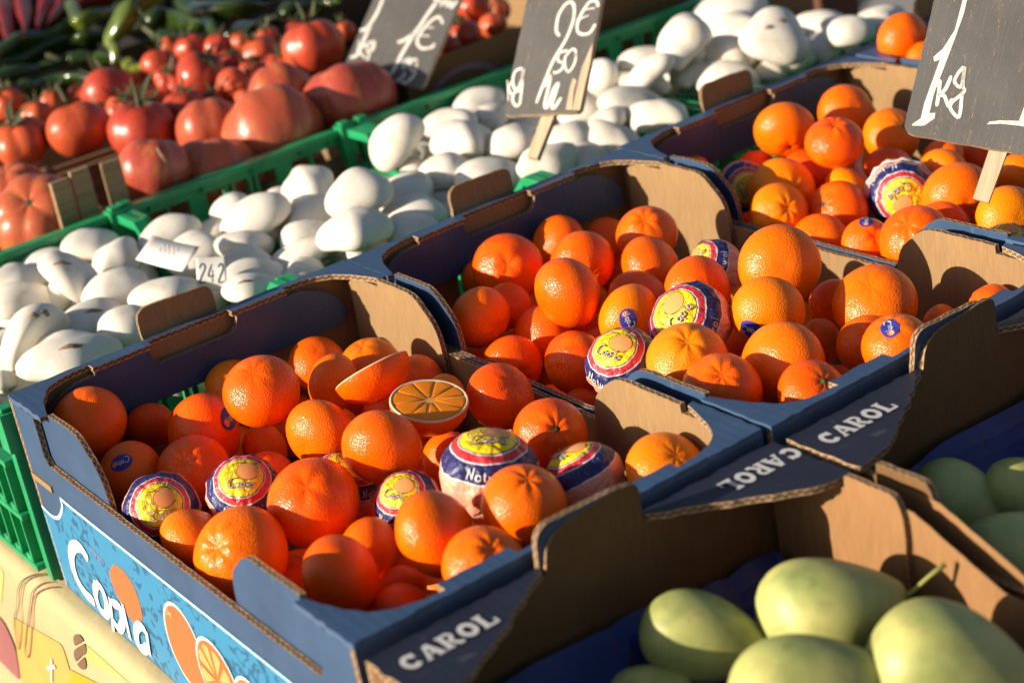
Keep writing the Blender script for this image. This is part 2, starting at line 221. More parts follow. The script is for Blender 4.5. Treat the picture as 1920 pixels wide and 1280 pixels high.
TOMATOES=[
('t2', 'b', 0.2422, 1.089, 0.1377, 0.0332, 'pink beef tomato behind the front left one at the left border'),
('t1', 'b', 0.2221, 0.978, 0.1361, 0.0457, 'large pink beef tomato with a star scar, nearest the left border'),
('t3', 'b', 0.3448, 0.9515, 0.1542, 0.0365, 'beef tomato with a long dark seam, at the crate slats'),
('t4', 'b', 0.4136, 0.9547, 0.1264, 0.0454, 'beef tomato with a faint crease resting just over the green rim'),
('t6', 'b', 0.453, 1.0272, 0.1523, 0.0352, 'plain beef tomato behind the seamed one and the widest one'),
('t5', 'b', 0.496, 0.9643, 0.1446, 0.0522, 'widest beef tomato, streaked orange, above the green rim'),
('t7', 'b', 0.5432, 1.0222, 0.1646, 0.0359, 'orange streaked beef tomato between the vine tomatoes and the widest one'),
('t8', 'b', 0.595, 0.9634, 0.1482, 0.0499, 'beef tomato half in front of the leftmost slate'),
('v5', 'v', 0.4312, 1.3319, 0.1548, 0.0144, 'small tomato at the left of the twin lobed one'),
('v4', 'v', 0.4467, 1.2761, 0.1605, 0.0321, 'broad twin lobed tomato in front of the hanging green pepper'),
('v6', 'v', 0.3641, 1.4007, 0.1549, 0.0211, 'tomato with dried sepals in the far left cluster'),
('v9', 'v', 0.5131, 1.2615, 0.1787, 0.022, 'upright pear shaped tomato with a bright highlight'),
('v10', 'v', 0.507, 1.2301, 0.1658, 0.0179, 'tomato below the pear shaped one'),
('v13', 'v', 0.5712, 1.2907, 0.1798, 0.0199, 'dark red tomato behind the pear shaped one, against the shade'),
('v17', 'v', 0.5969, 1.2649, 0.174, 0.0198, 'tomato in the back row with a long curling stem'),
('v11', 'v', 0.5231, 1.1727, 0.1749, 0.0276, 'ribbed tomato with a drooping calyx in the middle of the heap'),
('v20', 'v', 0.6348, 1.2048, 0.1848, 0.0143, 'small tomato left of the largest vine tomato at the top'),
('v18', 'v', 0.6082, 1.1836, 0.1749, 0.0225, 'orange red tomato below the small top one'),
('v19', 'v', 0.6025, 1.1238, 0.164, 0.0239, 'ribbed tomato beneath the largest vine tomato'),
('v22', 'v', 0.7021, 1.1361, 0.1798, 0.0142, 'orange tomato behind the leftmost slate'),
('v21', 'v', 0.6307, 1.0884, 0.186, 0.0349, 'largest vine tomato with a green curling stalk, top of the heap'),
('v24', 'v', 0.4887, 1.2848, 0.1594, 0.0156, 'tomato beside the tip of the hanging green pepper'),
('v16', 'v', 0.4754, 1.2101, 0.1548, 0.0114, 'tiny tomato glinting in the middle of the heap'),
('v14', 'v', 0.4567, 1.0936, 0.1662, 0.0228, 'tomato behind the seamed beef tomato'),
('v15', 'v', 0.4909, 1.0903, 0.1586, 0.017, 'tomato under the smooth round one'),
('v12', 'v', 0.5228, 1.0873, 0.1721, 0.0225, 'smooth round tomato left of the dark calyx'),
('v8', 'v', 0.4229, 1.181, 0.1602, 0.021, 'tomato behind the one with the dark spread calyx'),
('v3', 'v', 0.3977, 1.0825, 0.1601, 0.0354, 'dark red tomato with a dark spread calyx, behind the slats'),
('v7', 'v', 0.364, 1.3072, 0.1548, 0.0191, 'tomato with upright sepals in the left cluster'),
('v2', 'v', 0.3516, 1.1535, 0.1651, 0.0342, 'bright red tomato between the left border one and the dark calyx'),
('v1', 'v', 0.2973, 1.192, 0.16, 0.03, 'ribbed tomato with a tall calyx at the left border'),
('y1', 'v', 0.4, 1.3402, 0.1578, 0.0156, 'tomato with dry stalks between the left cluster and the twin lobed one'),
('y2', 'v', 0.5046, 1.2031, 0.1621, 0.0127, 'small tomato tucked under the pear shaped one and the ribbed one'),
('y3', 'v', 0.5663, 1.1322, 0.1698, 0.015, 'tomato touching the smooth round one on its upper right'),
('y4', 'v', 0.5726, 1.196, 0.1718, 0.0154, 'tomato just above the smooth round one'),
('y5', 'v', 0.4456, 1.2054, 0.1575, 0.0163, 'tomato behind the dark spread calyx, right of centre of the heap'),
('y6', 'v', 0.4047, 1.223, 0.1558, 0.0137, 'small tomato squeezed behind the bright red one'),
('y7', 'v', 0.5176, 1.0581, 0.1625, 0.0133, 'tomato half under the streaked orange beef tomato'),
('y8', 'v', 0.675, 1.2015, 0.1818, 0.0144, 'small tomato left behind the largest vine tomato'),
('y9', 'v', 0.5684, 1.3412, 0.1748, 0.0148, 'dim tomato at the back, left of the dark red one'),
('y10', 'v', 0.6173, 1.2443, 0.1787, 0.0132, 'little tomato in the back row under the curling stem'),
('y11', 'v', 0.4021, 1.5002, 0.1548, 0.0165, 'tomato in the last row at the left border'),
('x1', 'x', 0.8311, 1.0448, 0.1849, 0.0193, 'orange tomato right of the leftmost slate at the top'),
('x2', 'x', 0.779, 0.9908, 0.1699, 0.0187, 'blurred red tomato at the wall of the brown carton'),
('x3', 'x', 0.8317, 1.0073, 0.1648, 0.0166, 'red tomato in the carton left of the tall slate'),
('x4', 'x', 0.7499, 0.9841, 0.1648, 0.0136, 'tomato in the corner of the brown carton beside the leftmost slate'),
('x5', 'x', 0.8909, 1.0778, 0.1598, 0.0146, 'shaded tomato behind the orange one in the carton'),
]
MANGOS=[
('M1', 0.1739, -0.0755, 0.112, 0.0387, [0.669, -0.634, -0.388], 0.66, 'green mango lying half shaded at the left of the nearest mango carton'),
('M2', 0.2309, -0.118, 0.118, 0.0414, [0.818, -0.57, -0.081], 0.7, 'yellow green mango with its thin stalk still on'),
('M3', 0.2332, -0.2019, 0.116, 0.0498, [0.618, -0.638, -0.459], 0.68, 'pale mango with a brown blush in the lower right corner of the picture'),
('M4', 0.1663, -0.1627, 0.122, 0.0429, [0.84, -0.542, -0.001], 0.72, 'mango cut by the bottom edge, in front of the stalked one'),
('M5', 0.1316, -0.0752, 0.095, 0.0235, [0.865, -0.476, 0.158], 0.8, 'mango at the bottom edge, left below the half shaded one'),
('M6', 0.3837, -0.0766, 0.097, 0.037, [0.563, -0.638, -0.526], 0.75, 'shaded green mango in the second mango carton, pointing right'),
('M7', 0.4115, -0.1017, 0.108, 0.0229, [0.865, -0.476, 0.158], 0.9, 'shaded mango against the blue liner at the right border'),
('M8', 0.3499, -0.1471, 0.108, 0.0283, [0.864, -0.394, 0.312], 0.9, 'shaded mango at the right border, behind the low cardboard edge'),
]
PEPPERS=[
('green', [[0.5863, 1.38, 0.2317], [0.5528, 1.38, 0.234], [0.5278, 1.38, 0.2168], [0.5085, 1.38, 0.1877], [0.4941, 1.38, 0.1598]], 0.0141, 'long glossy green pepper hanging down over the tomatoes'),
('green', [[0.4082, 1.549, 0.19], [0.4684, 1.5487, 0.19], [0.5187, 1.558, 0.19], [0.571, 1.5953, 0.19]], 0.0124, 'green pepper lying along the red ones at the left border'),
('green', [[0.3974, 1.5329, 0.175], [0.4695, 1.5434, 0.175], [0.5218, 1.5392, 0.175], [0.5626, 1.5337, 0.175]], 0.0115, 'green pepper below and parallel to the one along the red peppers'),
('green', [[0.5676, 1.641, 0.2], [0.5337, 1.5412, 0.2], [0.5657, 1.5252, 0.2], [0.6111, 1.571, 0.2]], 0.0102, 'bent green pepper with two bright glints'),
('green', [[0.3848, 1.4899, 0.165], [0.438, 1.4935, 0.165], [0.4726, 1.4689, 0.165]], 0.0138, 'dark green pepper at the left border above the vine tomatoes'),
('green', [[0.5159, 1.5228, 0.18], [0.5445, 1.5083, 0.18], [0.5888, 1.5354, 0.18]], 0.0101, 'small green pepper left of the hanging one'),
('green', [[0.5933, 1.4753, 0.185], [0.6347, 1.4544, 0.185], [0.6247, 1.3436, 0.185], [0.6264, 1.2746, 0.185]], 0.0146, 'dark green pepper right of the hanging one'),
('green', [[0.5861, 1.413, 0.17], [0.6043, 1.3417, 0.17], [0.6555, 1.3496, 0.17]], 0.0124, 'dull green pepper just behind the back row of tomatoes'),
('green', [[0.4812, 1.4714, 0.165], [0.5197, 1.4552, 0.165], [0.514, 1.3699, 0.165]], 0.0114, 'green pepper under the tip of the bent one'),
('green', [[0.392, 1.4217, 0.16], [0.4388, 1.4203, 0.16], [0.4679, 1.3536, 0.16]], 0.0119, 'shaded green pepper right behind the left tomatoes'),
('green', [[0.6447, 1.4505, 0.2], [0.6485, 1.337, 0.2], [0.7073, 1.3144, 0.2]], 0.0137, 'dark green pepper at the top edge right of the hanging one'),
('lime', [[0.5213, 1.3929, 0.16], [0.5254, 1.3604, 0.16], [0.5143, 1.3099, 0.16]], 0.0079, 'lime green pepper tip beside the hanging pepper'),
('green', [[0.6474, 1.6537, 0.19], [0.616, 1.6224, 0.19], [0.6029, 1.6206, 0.19]], 0.0104, 'yellowish green pepper end at the top edge, left of the hanging one'),
('green', [[0.6199, 1.2839, 0.17], [0.6942, 1.3472, 0.17], [0.735, 1.3054, 0.17]], 0.011, 'nearly black green pepper behind the largest vine tomato'),
('green', [[0.6881, 1.2714, 0.19], [0.7342, 1.2686, 0.19], [0.7582, 1.2287, 0.19]], 0.0108, 'dark pepper at the top edge near the leftmost slate'),
('red', [[0.59, 2.0565, 0.19], [0.5399, 1.8411, 0.19], [0.4933, 1.6967, 0.19], [0.4382, 1.5677, 0.19]], 0.0155, 'red pepper in the top left corner'),
('red', [[0.6489, 1.9517, 0.2], [0.573, 1.8079, 0.2], [0.5159, 1.6861, 0.2], [0.4552, 1.5318, 0.2]], 0.0139, 'second red pepper from the left border, hanging tip down'),
('red', [[0.6675, 1.8913, 0.2], [0.5901, 1.7569, 0.2], [0.5374, 1.6645, 0.2], [0.4838, 1.5567, 0.2]], 0.0127, 'third red pepper from the left, lit along its edge'),
('red', [[0.6783, 1.7942, 0.205], [0.5994, 1.691, 0.205], [0.5464, 1.6262, 0.205], [0.4911, 1.538, 0.205]], 0.0113, 'bright red pepper lying over the green ones'),
('red', [[0.6756, 1.66, 0.205], [0.6125, 1.6182, 0.205], [0.5713, 1.6097, 0.205], [0.5301, 1.5887, 0.205]], 0.0108, 'rightmost red pepper at the top edge'),
('dried', [[0.6654, 1.363, 0.18], [0.7045, 1.3828, 0.18], [0.7316, 1.3801, 0.18]], 0.0071, 'wrinkled dark red pepper in the shade behind the tomatoes'),
]
SIGN1={'O': [0.61685, 1.00331, 0.1749], 'ux': [0.37804, -0.90242, -0.20668], 'uy': [0.71109, 0.14008, 0.68901], 'n': [-0.59283, -0.40744, 0.69466], 'strokes': [[0.0042, [[0.01157, 0.09346], [0.0119, 0.07452], [0.00769, 0.05468], [0.00024, 0.04912]]], [0.0042, [[0.01026, 0.05996], [0.0104, 0.03795], [0.01008, 0.02063], [0.00265, 0.01505]]], [0.0028, [[0.0052, 0.03838], [0.00988, 0.01745]]], [0.0028, [[0.01624, 0.0361], [0.01112, 0.02556], [0.02183, 0.01856]]], [0.0028, [[0.02397, 0.04093], [0.01775, 0.03643], [0.02157, 0.02631], [0.02703, 0.03065], [0.02397, 0.04093], [0.02538, 0.01623], [0.02329, 0.00641], [0.01768, 0.01138]]], [0.0046, [[0.07946, 0.10296], [0.0746, 0.08474], [0.06954, 0.06338], [0.06066, 0.05055], [0.05303, 0.04576]]], [0.0046, [[0.06975, 0.06654], [0.06492, 0.0375], [0.06242, 0.01062], [0.05821, 0.00195], [0.06949, -0.00317]]], [0.0036, [[0.09815, 0.07889], [0.0903, 0.08575], [0.08304, 0.08031], [0.07608, 0.06325], [0.07672, 0.05096], [0.08575, 0.04522], [0.09684, 0.04921], [0.0979, 0.05408]]], [0.003, [[0.07946, 0.0702], [0.08976, 0.07243]]], [0.003, [[0.07767, 0.05971], [0.08828, 0.06125]]], [0.0034, [[0.07462, 0.03037], [0.07063, 0.02484], [0.07379, 0.01783], [0.07851, 0.02352], [0.07462, 0.03037], [0.07757, 0.00944], [0.07191, 0.00046]]], [0.0034, [[0.08554, 0.03127], [0.07956, 0.02839], [0.08249, 0.01826], [0.08835, 0.01958], [0.08554, 0.03127], [0.09012, 0.01384], [0.08427, 0.00176], [0.07747, 0.0025]]], [0.0034, [[0.07342, 0.10561], [0.08537, 0.1042], [0.0861, 0.09889], [0.09063, 0.10687], [0.09451, 0.09989], [0.09683, 0.10739], [0.10028, 0.09955], [0.10386, 0.10964]]]], 'polys': [], 'patches': [], 'stake': [[0.04298, -0.00379], [0.06017, -0.05677]], 'corners': [[0.0, 0.0], [0.1119, 0.0], [0.0002, 0.08949]]}
SIGN2={'O': [0.56347, 0.61913, 0.19341], 'ux': [0.40405, -0.91328, 0.0517], 'uy': [0.62109, 0.31539, 0.71748], 'n': [-0.67156, -0.25779, 0.69466], 'strokes': [[0.0032, [[0.04504, 0.07978], [0.04028, 0.08654], [0.03929, 0.10079], [0.04363, 0.11208], [0.04961, 0.11547], [0.05476, 0.10988], [0.05665, 0.0943], [0.05261, 0.07541], [0.04373, 0.05435], [0.03811, 0.0306], [0.03439, 0.01062]]], [0.0034, [[0.03893, 0.02676], [0.04362, 0.03914], [0.04431, 0.02647], [0.0438, 0.01016], [0.04729, 0.00623], [0.05021, 0.02364], [0.05422, 0.0297], [0.05209, 0.0085], [0.05542, 0.00522], [0.06047, 0.01558]]], [0.0032, [[0.08158, 0.1077], [0.07774, 0.11378], [0.07119, 0.11368], [0.06527, 0.10389], [0.0623, 0.09259], [0.06416, 0.08351], [0.07017, 0.07989], [0.07775, 0.08125], [0.0819, 0.08983]]], [0.0026, [[0.06621, 0.10574], [0.07784, 0.10672]]], [0.0026, [[0.06042, 0.0953], [0.07275, 0.09946]]], [0.0026, [[0.05758, 0.06425], [0.04884, 0.06165], [0.04912, 0.05401], [0.05503, 0.0511], [0.05503, 0.04478], [0.04913, 0.04134], [0.04617, 0.04278]]], [0.0026, [[0.06253, 0.06582], [0.05637, 0.05735], [0.05877, 0.04582], [0.06356, 0.04175], [0.0677, 0.05031], [0.06666, 0.06175], [0.06253, 0.06582]]], [0.0024, [[-0.00309, 0.03673], [0.00317, 0.01469]]], [0.0024, [[0.00423, 0.03759], [2e-05, 0.02888], [0.00685, 0.01959]]], [0.003, [[0.01132, 0.0487], [0.00389, 0.0453], [0.00371, 0.03379], [0.00955, 0.02581], [0.01358, 0.03834], [0.01229, 0.04736], [0.01459, 0.03063], [0.01647, 0.01276], [0.01322, 0.00913], [0.00798, 0.01445], [0.00765, 0.02209], [0.01366, 0.02559]]]], 'polys': [], 'patches': [[[0.08314, 0.07074], [0.07978, 0.05836], [0.07603, 0.04477], [0.07543, 0.02229], [0.07497, 0.00243], [0.08295, 0.00143], [0.08331, 0.02186], [0.08422, 0.04928]], [[0.06886, 0.03515], [0.06765, 0.0252], [0.06773, 0.00277], [0.07431, 0.00246], [0.07213, 0.02246], [0.07335, 0.03239]]], 'stake': [[0.04522, -0.00041], [0.0361, -0.04667]], 'corners': [[0.0, 0.0], [0.08338, 0.0], [0.00116, 0.12212]]}
SIGN3={'O': [0.62004, 0.16941, 0.22815], 'ux': [0.45813, -0.86761, -0.1933], 'uy': [0.53468, 0.09526, 0.83967], 'n': [-0.71009, -0.48803, 0.50754], 'strokes': [[0.0028, [[0.01838, 0.04478], [0.01973, 0.03463], [0.02058, 0.0244]]], [0.0028, [[0.02599, 0.04916], [0.02391, 0.03845], [0.0197, 0.03255], [0.0241, 0.0333], [0.02935, 0.02591], [0.0304, 0.0323]]], [0.0026, [[0.03361, 0.05765], [0.03013, 0.05088], [0.02957, 0.04458], [0.03512, 0.04241], [0.03409, 0.05773], [0.03586, 0.04356], [0.03798, 0.03876], [0.03109, 0.02932], [0.03127, 0.02418], [0.0375, 0.01906], [0.03875, 0.02237], [0.03676, 0.03752]]]], 'polys': [[[0.02122, 0.10903], [0.02434, 0.1095], [0.02437, 0.09759], [0.02273, 0.08283], [0.0203, 0.06274], [0.01843, 0.04894], [0.01628, 0.03197], [0.01636, 0.01848], [0.02077, 0.01925], [0.0212, 0.01518], [0.01466, 0.00832], [0.00581, 0.00676], [0.00595, 0.00835], [0.01092, 0.01338], [0.01081, 0.0248], [0.01354, 0.04813], [0.0149, 0.05978], [0.01083, 0.05756], [0.00952, 0.06099], [0.01499, 0.06811], [0.02055, 0.08352]], [[0.05993, 0.01733], [0.06139, 0.01964], [0.0688, 0.02196], [0.08219, 0.02379], [0.08375, 0.0363], [0.08495, 0.05894], [0.08681, 0.07656], [0.08132, 0.07058], [0.08006, 0.07395], [0.08641, 0.08261], [0.08897, 0.10135], [0.09238, 0.10137], [0.09257, 0.08767], [0.09048, 0.06901], [0.09082, 0.03752], [0.09956, 0.02481], [0.09753, 0.0209], [0.07908, 0.02019], [0.06936, 0.0195]]], 'patches': [], 'stake': [[0.07126, -0.00083], [0.0688, -0.02462]], 'corners': [[0.0, 0.0], [0.09155, -0.0], [0.00144, 0.10451]]}
COPLA={'C': [[0.4181, 0.0561], [0.4287, 0.0628], [0.4467, 0.0558], [0.4596, 0.0413], [0.4621, 0.0243], [0.4516, 0.0141], [0.4339, 0.0127]], 'o': [[0.4147, 0.038], [0.4256, 0.0233], [0.4251, 0.0108], [0.4142, 0.0099], [0.4061, 0.0204], [0.4053, 0.0349], [0.4147, 0.038]], 'p1': [[0.3932, 0.0337], [0.4082, -0.0026]], 'p2': [[0.3919, 0.0296], [0.3762, 0.0331], [0.3785, 0.0197], [0.3918, 0.0069], [0.4012, 0.0099]], 'l': [[0.3675, 0.0398], [0.3732, 0.0065]], 'a1': [[0.3319, 0.0309], [0.3417, 0.0319], [0.3541, 0.0219], [0.3582, 0.0085], [0.3487, 0.0081], [0.3371, 0.0164]], 'a2': [[0.3313, 0.0319], [0.3389, 0.008]], 'oval': [[0.3622, 0.0744], [0.3462, 0.0756], [0.3329, 0.0677], [0.3308, 0.0508], [0.3368, 0.0378], [0.3561, 0.0279], [0.3699, 0.0357], [0.3785, 0.0475], [0.3779, 0.0614]], 'fruit': [[0.2881, 0.0704], [0.2742, 0.0805], [0.2544, 0.0818], [0.2409, 0.0722], [0.2462, 0.0543], [0.2552, 0.0344], [0.272, 0.0177], [0.2858, 0.0232], [0.2938, 0.0446]], 'slice': [[0.253, 0.0541], [0.2369, 0.0698], [0.2186, 0.0751], [0.2023, 0.0672], [0.1968, 0.0503]], 'border': [[0.4982, 0.0728], [0.48, 0.0708], [0.4627, 0.0756], [0.446, 0.0902], [0.4437, 0.0987], [0.4238, 0.0983], [0.2458, 0.098], [0.0798, 0.0993]]}
CLOTHP={'beans': [[[0.4657, -0.002], [0.449, 0.0107], [0.4324, 0.0185], [0.4388, 0.011], [0.4584, -0.0013]], [[0.4685, -0.0196], [0.4587, -0.0096], [0.4463, -0.0035], [0.4558, -0.0157], [0.4713, -0.0266]]], 'fork': [[0.5107, 0.0172], [0.546, -0.0018], [0.5737, -0.025], [0.5923, -0.0483], [0.6135, -0.0698], [0.6256, -0.0895], [0.6301, -0.1071], [0.6054, -0.0807], [0.5873, -0.0551], [0.576, -0.0363], [0.5424, -0.0021], [0.507, 0.0174]], 'spoon': [[0.4923, 0.018], [0.5217, 0.0012], [0.5483, -0.0265], [0.5849, -0.0682], [0.6106, -0.0993], [0.6094, -0.1061], [0.5935, -0.0917], [0.5633, -0.0536], [0.5405, -0.0233], [0.5139, -0.0006], [0.4689, 0.0218]], 'yellow': [[0.6165, -0.0656], [0.497, -0.042], [0.5314, -0.0974], [0.6972, -0.1748]], 'yellow2': [[0.4955, -0.0669], [0.4309, -0.0505], [0.5081, -0.0865]], 'pink': [[0.6628, -0.087], [0.6536, -0.0887], [0.6603, -0.1064], [0.7135, -0.1824], [0.7436, -0.1964]], 'green1': [[0.4384, -0.0146], [0.3775, 0.0168], [0.334, 0.0192], [0.3597, -0.0047], [0.4494, -0.0375]], 'green2': [[0.5987, -0.0003], [0.5765, -0.002], [0.637, -0.0688], [0.6568, -0.079]], 'letter': [[[0.537, -0.0753], [0.559, -0.1085]], [[0.5588, -0.094], [0.5331, -0.0806]]]}

# ------------------------------------------------------------------ materials
def mat(name):
    m = bpy.data.materials.new(name); m.use_nodes = True
    nt = m.node_tree; b = nt.nodes['Principled BSDF']
    return m, nt, b
def nd(nt, t, **kw):
    n = nt.nodes.new(t)
    for k, v in kw.items():
        if k in n.inputs: n.inputs[k].default_value = v
        else: setattr(n, k, v)
    return n
def ramp(nt, stops, interp='LINEAR'):
    r = nt.nodes.new('ShaderNodeValToRGB'); r.color_ramp.interpolation = interp
    e = r.color_ramp.elements
    while len(e) < len(stops): e.new(0.5)
    for q, (p, c) in zip(e, stops): q.position = p; q.color = (*c, 1)
    return r
def mixc(nt, fac, a, b, mode='MIX'):
    n = nt.nodes.new('ShaderNodeMix'); n.data_type = 'RGBA'; n.blend_type = mode
    for sock, v in ((n.inputs[0], fac), (n.inputs[6], a), (n.inputs[7], b)):
        if hasattr(v, 'default_value') or hasattr(v, 'is_linked'): nt.links.new(v, sock)
        elif isinstance(v, tuple): sock.default_value = (*v, 1)
        else: sock.default_value = v
    return n.outputs[2]
def math_(nt, op, a, b=None, clamp=False):
    n = nt.nodes.new('ShaderNodeMath'); n.operation = op; n.use_clamp = clamp
    for sock, v in ((n.inputs[0], a), (n.inputs[1], b)):
        if v is None: continue
        if hasattr(v, 'is_linked'): nt.links.new(v, sock)
        else: sock.default_value = v
    return n.outputs[0]
def coords(nt, which='Object'):
    return nt.nodes.new('ShaderNodeTexCoord').outputs[which]
def noise(nt, vec, scale, detail=3.0, rough=0.55, out=0):
    n = nt.nodes.new('ShaderNodeTexNoise'); n.inputs['Scale'].default_value = scale
    n.inputs['Detail'].default_value = detail; n.inputs['Roughness'].default_value = rough
    nt.links.new(vec, n.inputs['Vector']); return n.outputs[out]
def shifted(nt, vec):
    """per-object offset so no two copies show the same pattern"""
    oi = nt.nodes.new('ShaderNodeObjectInfo'); v = nt.nodes.new('ShaderNodeVectorMath'); v.operation = 'ADD'
    s = math_(nt, 'MULTIPLY', oi.outputs['Random'], 37.0)
    nt.links.new(vec, v.inputs[0]); nt.links.new(s, v.inputs[1]); return v.outputs[0], oi.outputs['Random']
def bump(nt, b, h, strength, dist):
    n = nt.nodes.new('ShaderNodeBump'); n.inputs['Strength'].default_value = strength; n.inputs['Distance'].default_value = dist
    nt.links.new(h, n.inputs['Height']); nt.links.new(n.outputs[0], b.inputs['Normal'])
def plain(name, color, rough=0.6, spec=0.5, var=0.12, scale=60.0, bmp=0.0):
    m, nt, b = mat(name)
    v = coords(nt); f = noise(nt, v, scale, 4)
    r = ramp(nt, [(0.3, tuple(c * (1 - var) for c in color)), (0.7, tuple(min(1, c * (1 + var)) for c in color))])
    nt.links.new(f, r.inputs[0]); nt.links.new(r.outputs[0], b.inputs['Base Color'])
    b.inputs['Roughness'].default_value = rough; b.inputs['Specular IOR Level'].default_value = spec
    if bmp: bump(nt, b, f, bmp, 0.001)
    return m

def make_peel():
    m, nt, b = mat('mandarin_peel')
    v0 = coords(nt); v, rnd = shifted(nt, v0)
    base = ramp(nt, [(0.0, (0.93, 0.078, 0.0008)), (0.40, (0.95, 0.118, 0.0008)), (0.75, (0.95, 0.165, 0.001)), (1.0, (0.94, 0.25, 0.001))])
    nt.links.new(rnd, base.inputs[0])
    patch = noise(nt, v, 1.3, 3)
    c = mixc(nt, math_(nt, 'MULTIPLY', math_(nt, 'SUBTRACT', patch, 0.5), 1.6, True), base.outputs[0], (0.94, 0.21, 0.001))
    vo = nt.nodes.new('ShaderNodeTexVoronoi'); vo.feature = 'SMOOTH_F1'; vo.inputs['Scale'].default_value = 27.0; vo.inputs['Smoothness'].default_value = 0.6
    wob = nt.nodes.new('ShaderNodeTexNoise'); wob.inputs['Scale'].default_value = 5.0; nt.links.new(v, wob.inputs['Vector'])
    nt.links.new(mixc(nt, 0.05, v, wob.outputs[1]), vo.inputs['Vector'])
    pore = vo.outputs['Distance']
    # oil glands: tiny darker specks in the pits
    spk = math_(nt, 'MULTIPLY', math_(nt, 'LESS_THAN', pore, 0.12), 0.22)
    c = mixc(nt, spk, c, (0.70, 0.085, 0.001))
    # scars and brown flecks
    sc = noise(nt, v, 4.3, 6, 0.7); scm = math_(nt, 'MULTIPLY', math_(nt, 'GREATER_THAN', sc, 0.69), 0.5)
    c = mixc(nt, scm, c, (0.16, 0.06, 0.02))
    gp_ = math_(nt, 'MULTIPLY', math_(nt, 'MULTIPLY', math_(nt, 'SUBTRACT', noise(nt, v, 0.9, 2), 0.60), 5.0, True), 0.30)
    c = mixc(nt, gp_, c, (0.60, 0.30, 0.012))
    nt.links.new(c, b.inputs['Base Color'])
    rr_ = math_(nt, 'ADD', 0.20, math_(nt, 'MULTIPLY', rnd, 0.10)); nt.links.new(rr_, b.inputs['Roughness']); b.inputs['Specular IOR Level'].default_value = 0.32
    low = noise(nt, v, 6.0, 3)
    h = math_(nt, 'ADD', math_(nt, 'MULTIPLY', pore, 0.75), math_(nt, 'MULTIPLY', low, 0.35))
    bump(nt, b, h, 0.55, 0.0008)
    b.inputs['Subsurface Weight'].default_value = 0.10
    b.inputs['Subsurface Radius'].default_value = (0.006, 0.0015, 0.0004); b.inputs['Subsurface Scale'].default_value = 1.0
    return m
PEEL = make_peel()
STEMBTN = plain('stem_green', (0.16, 0.17, 0.05), 0.7)
BUDYEL = plain('stem_buds', (0.60, 0.33, 0.03), 0.6)
STEMDARK = plain('stem_dark', (0.06, 0.045, 0.02), 0.8)
STICK_BLUE = plain('sticker_blue', (0.035, 0.04, 0.30), 0.35, var=0.03)
PRINT_WHITE = plain('print_white', (0.55, 0.54, 0.53), 0.45, var=0.02)
PRINT_RED = plain('print_red', (0.65, 0.04, 0.04), 0.4, var=0.03)
PRINT_ORANGE = plain('print_orange', (0.66, 0.125, 0.035), 0.4, var=0.04)
PRINT_LORANGE = plain('print_light_orange', (0.84, 0.33, 0.10), 0.4, var=0.06)
PRINT_DARK = plain('print_dark', (0.09, 0.03, 0.03), 0.5, var=0.03)
PRINT_LINE = plain('print_pale_blue', (0.45, 0.74, 0.86), 0.45, var=0.03)

def make_paper(textless=False):
    m, nt, b = mat('fruit_wrap_paper')
    v = coords(nt)
    sx = nt.nodes.new('ShaderNodeSeparateXYZ'); 
    vn = nt.nodes.new('ShaderNodeVectorMath'); vn.operation = 'NORMALIZE'; nt.links.new(v, vn.inputs[0]); nt.links.new(vn.outputs[0], sx.inputs[0])
    ang = math_(nt, 'ADD', math_(nt, 'DIVIDE', math_(nt, 'ARCCOSINE', sx.outputs[2]), pi), math_(nt, 'MULTIPLY', math_(nt, 'SUBTRACT', noise(nt, v, 2.6, 3), 0.5), 0.035))
    r = ramp(nt, [(0.0, (0.92, 0.66, 0.010)), (0.208, (0.02, 0.02, 0.05)), (0.217, (0.66, 0.58, 0.48)), (0.229, (0.58, 0.030, 0.045)), (0.284, (0.66, 0.62, 0.62)),
                  (0.293, (0.018, 0.020, 0.12)), (0.418, (0.78, 0.68, 0.64)), (0.432, (0.82, 0.34, 0.22))], 'CONSTANT')
    nt.links.new(ang, r.inputs[0])
    v2, _ = shifted(nt, v)
    pinkn = noise(nt, v2, 3.0, 4)
    worn = math_(nt, 'MULTIPLY', math_(nt, 'GREATER_THAN', noise(nt, v2, 9, 5, .7), 0.62), 0.35)
    c = mixc(nt, worn, r.outputs[0], mixc(nt, 0.6, r.outputs[0], (0.8, 0.72, 0.66)))
    nt.links.new(c, b.inputs['Base Color'])
    b.inputs['Roughness'].default_value = 0.38
    w = noise(nt, v2, 5.0, 4, 0.6)
    fold = nt.nodes.new('ShaderNodeTexVoronoi'); fold.feature = 'DISTANCE_TO_EDGE'; fold.inputs['Scale'].default_value = 2.3; nt.links.new(v2, fold.inputs['Vector'])
    fe = math_(nt, 'MULTIPLY', math_(nt, 'MINIMUM', fold.outputs[0], 0.20), 2.2)
    bump(nt, b, math_(nt, 'ADD', w, fe), 0.7, 0.0024)
    return m
WRAP = make_paper()

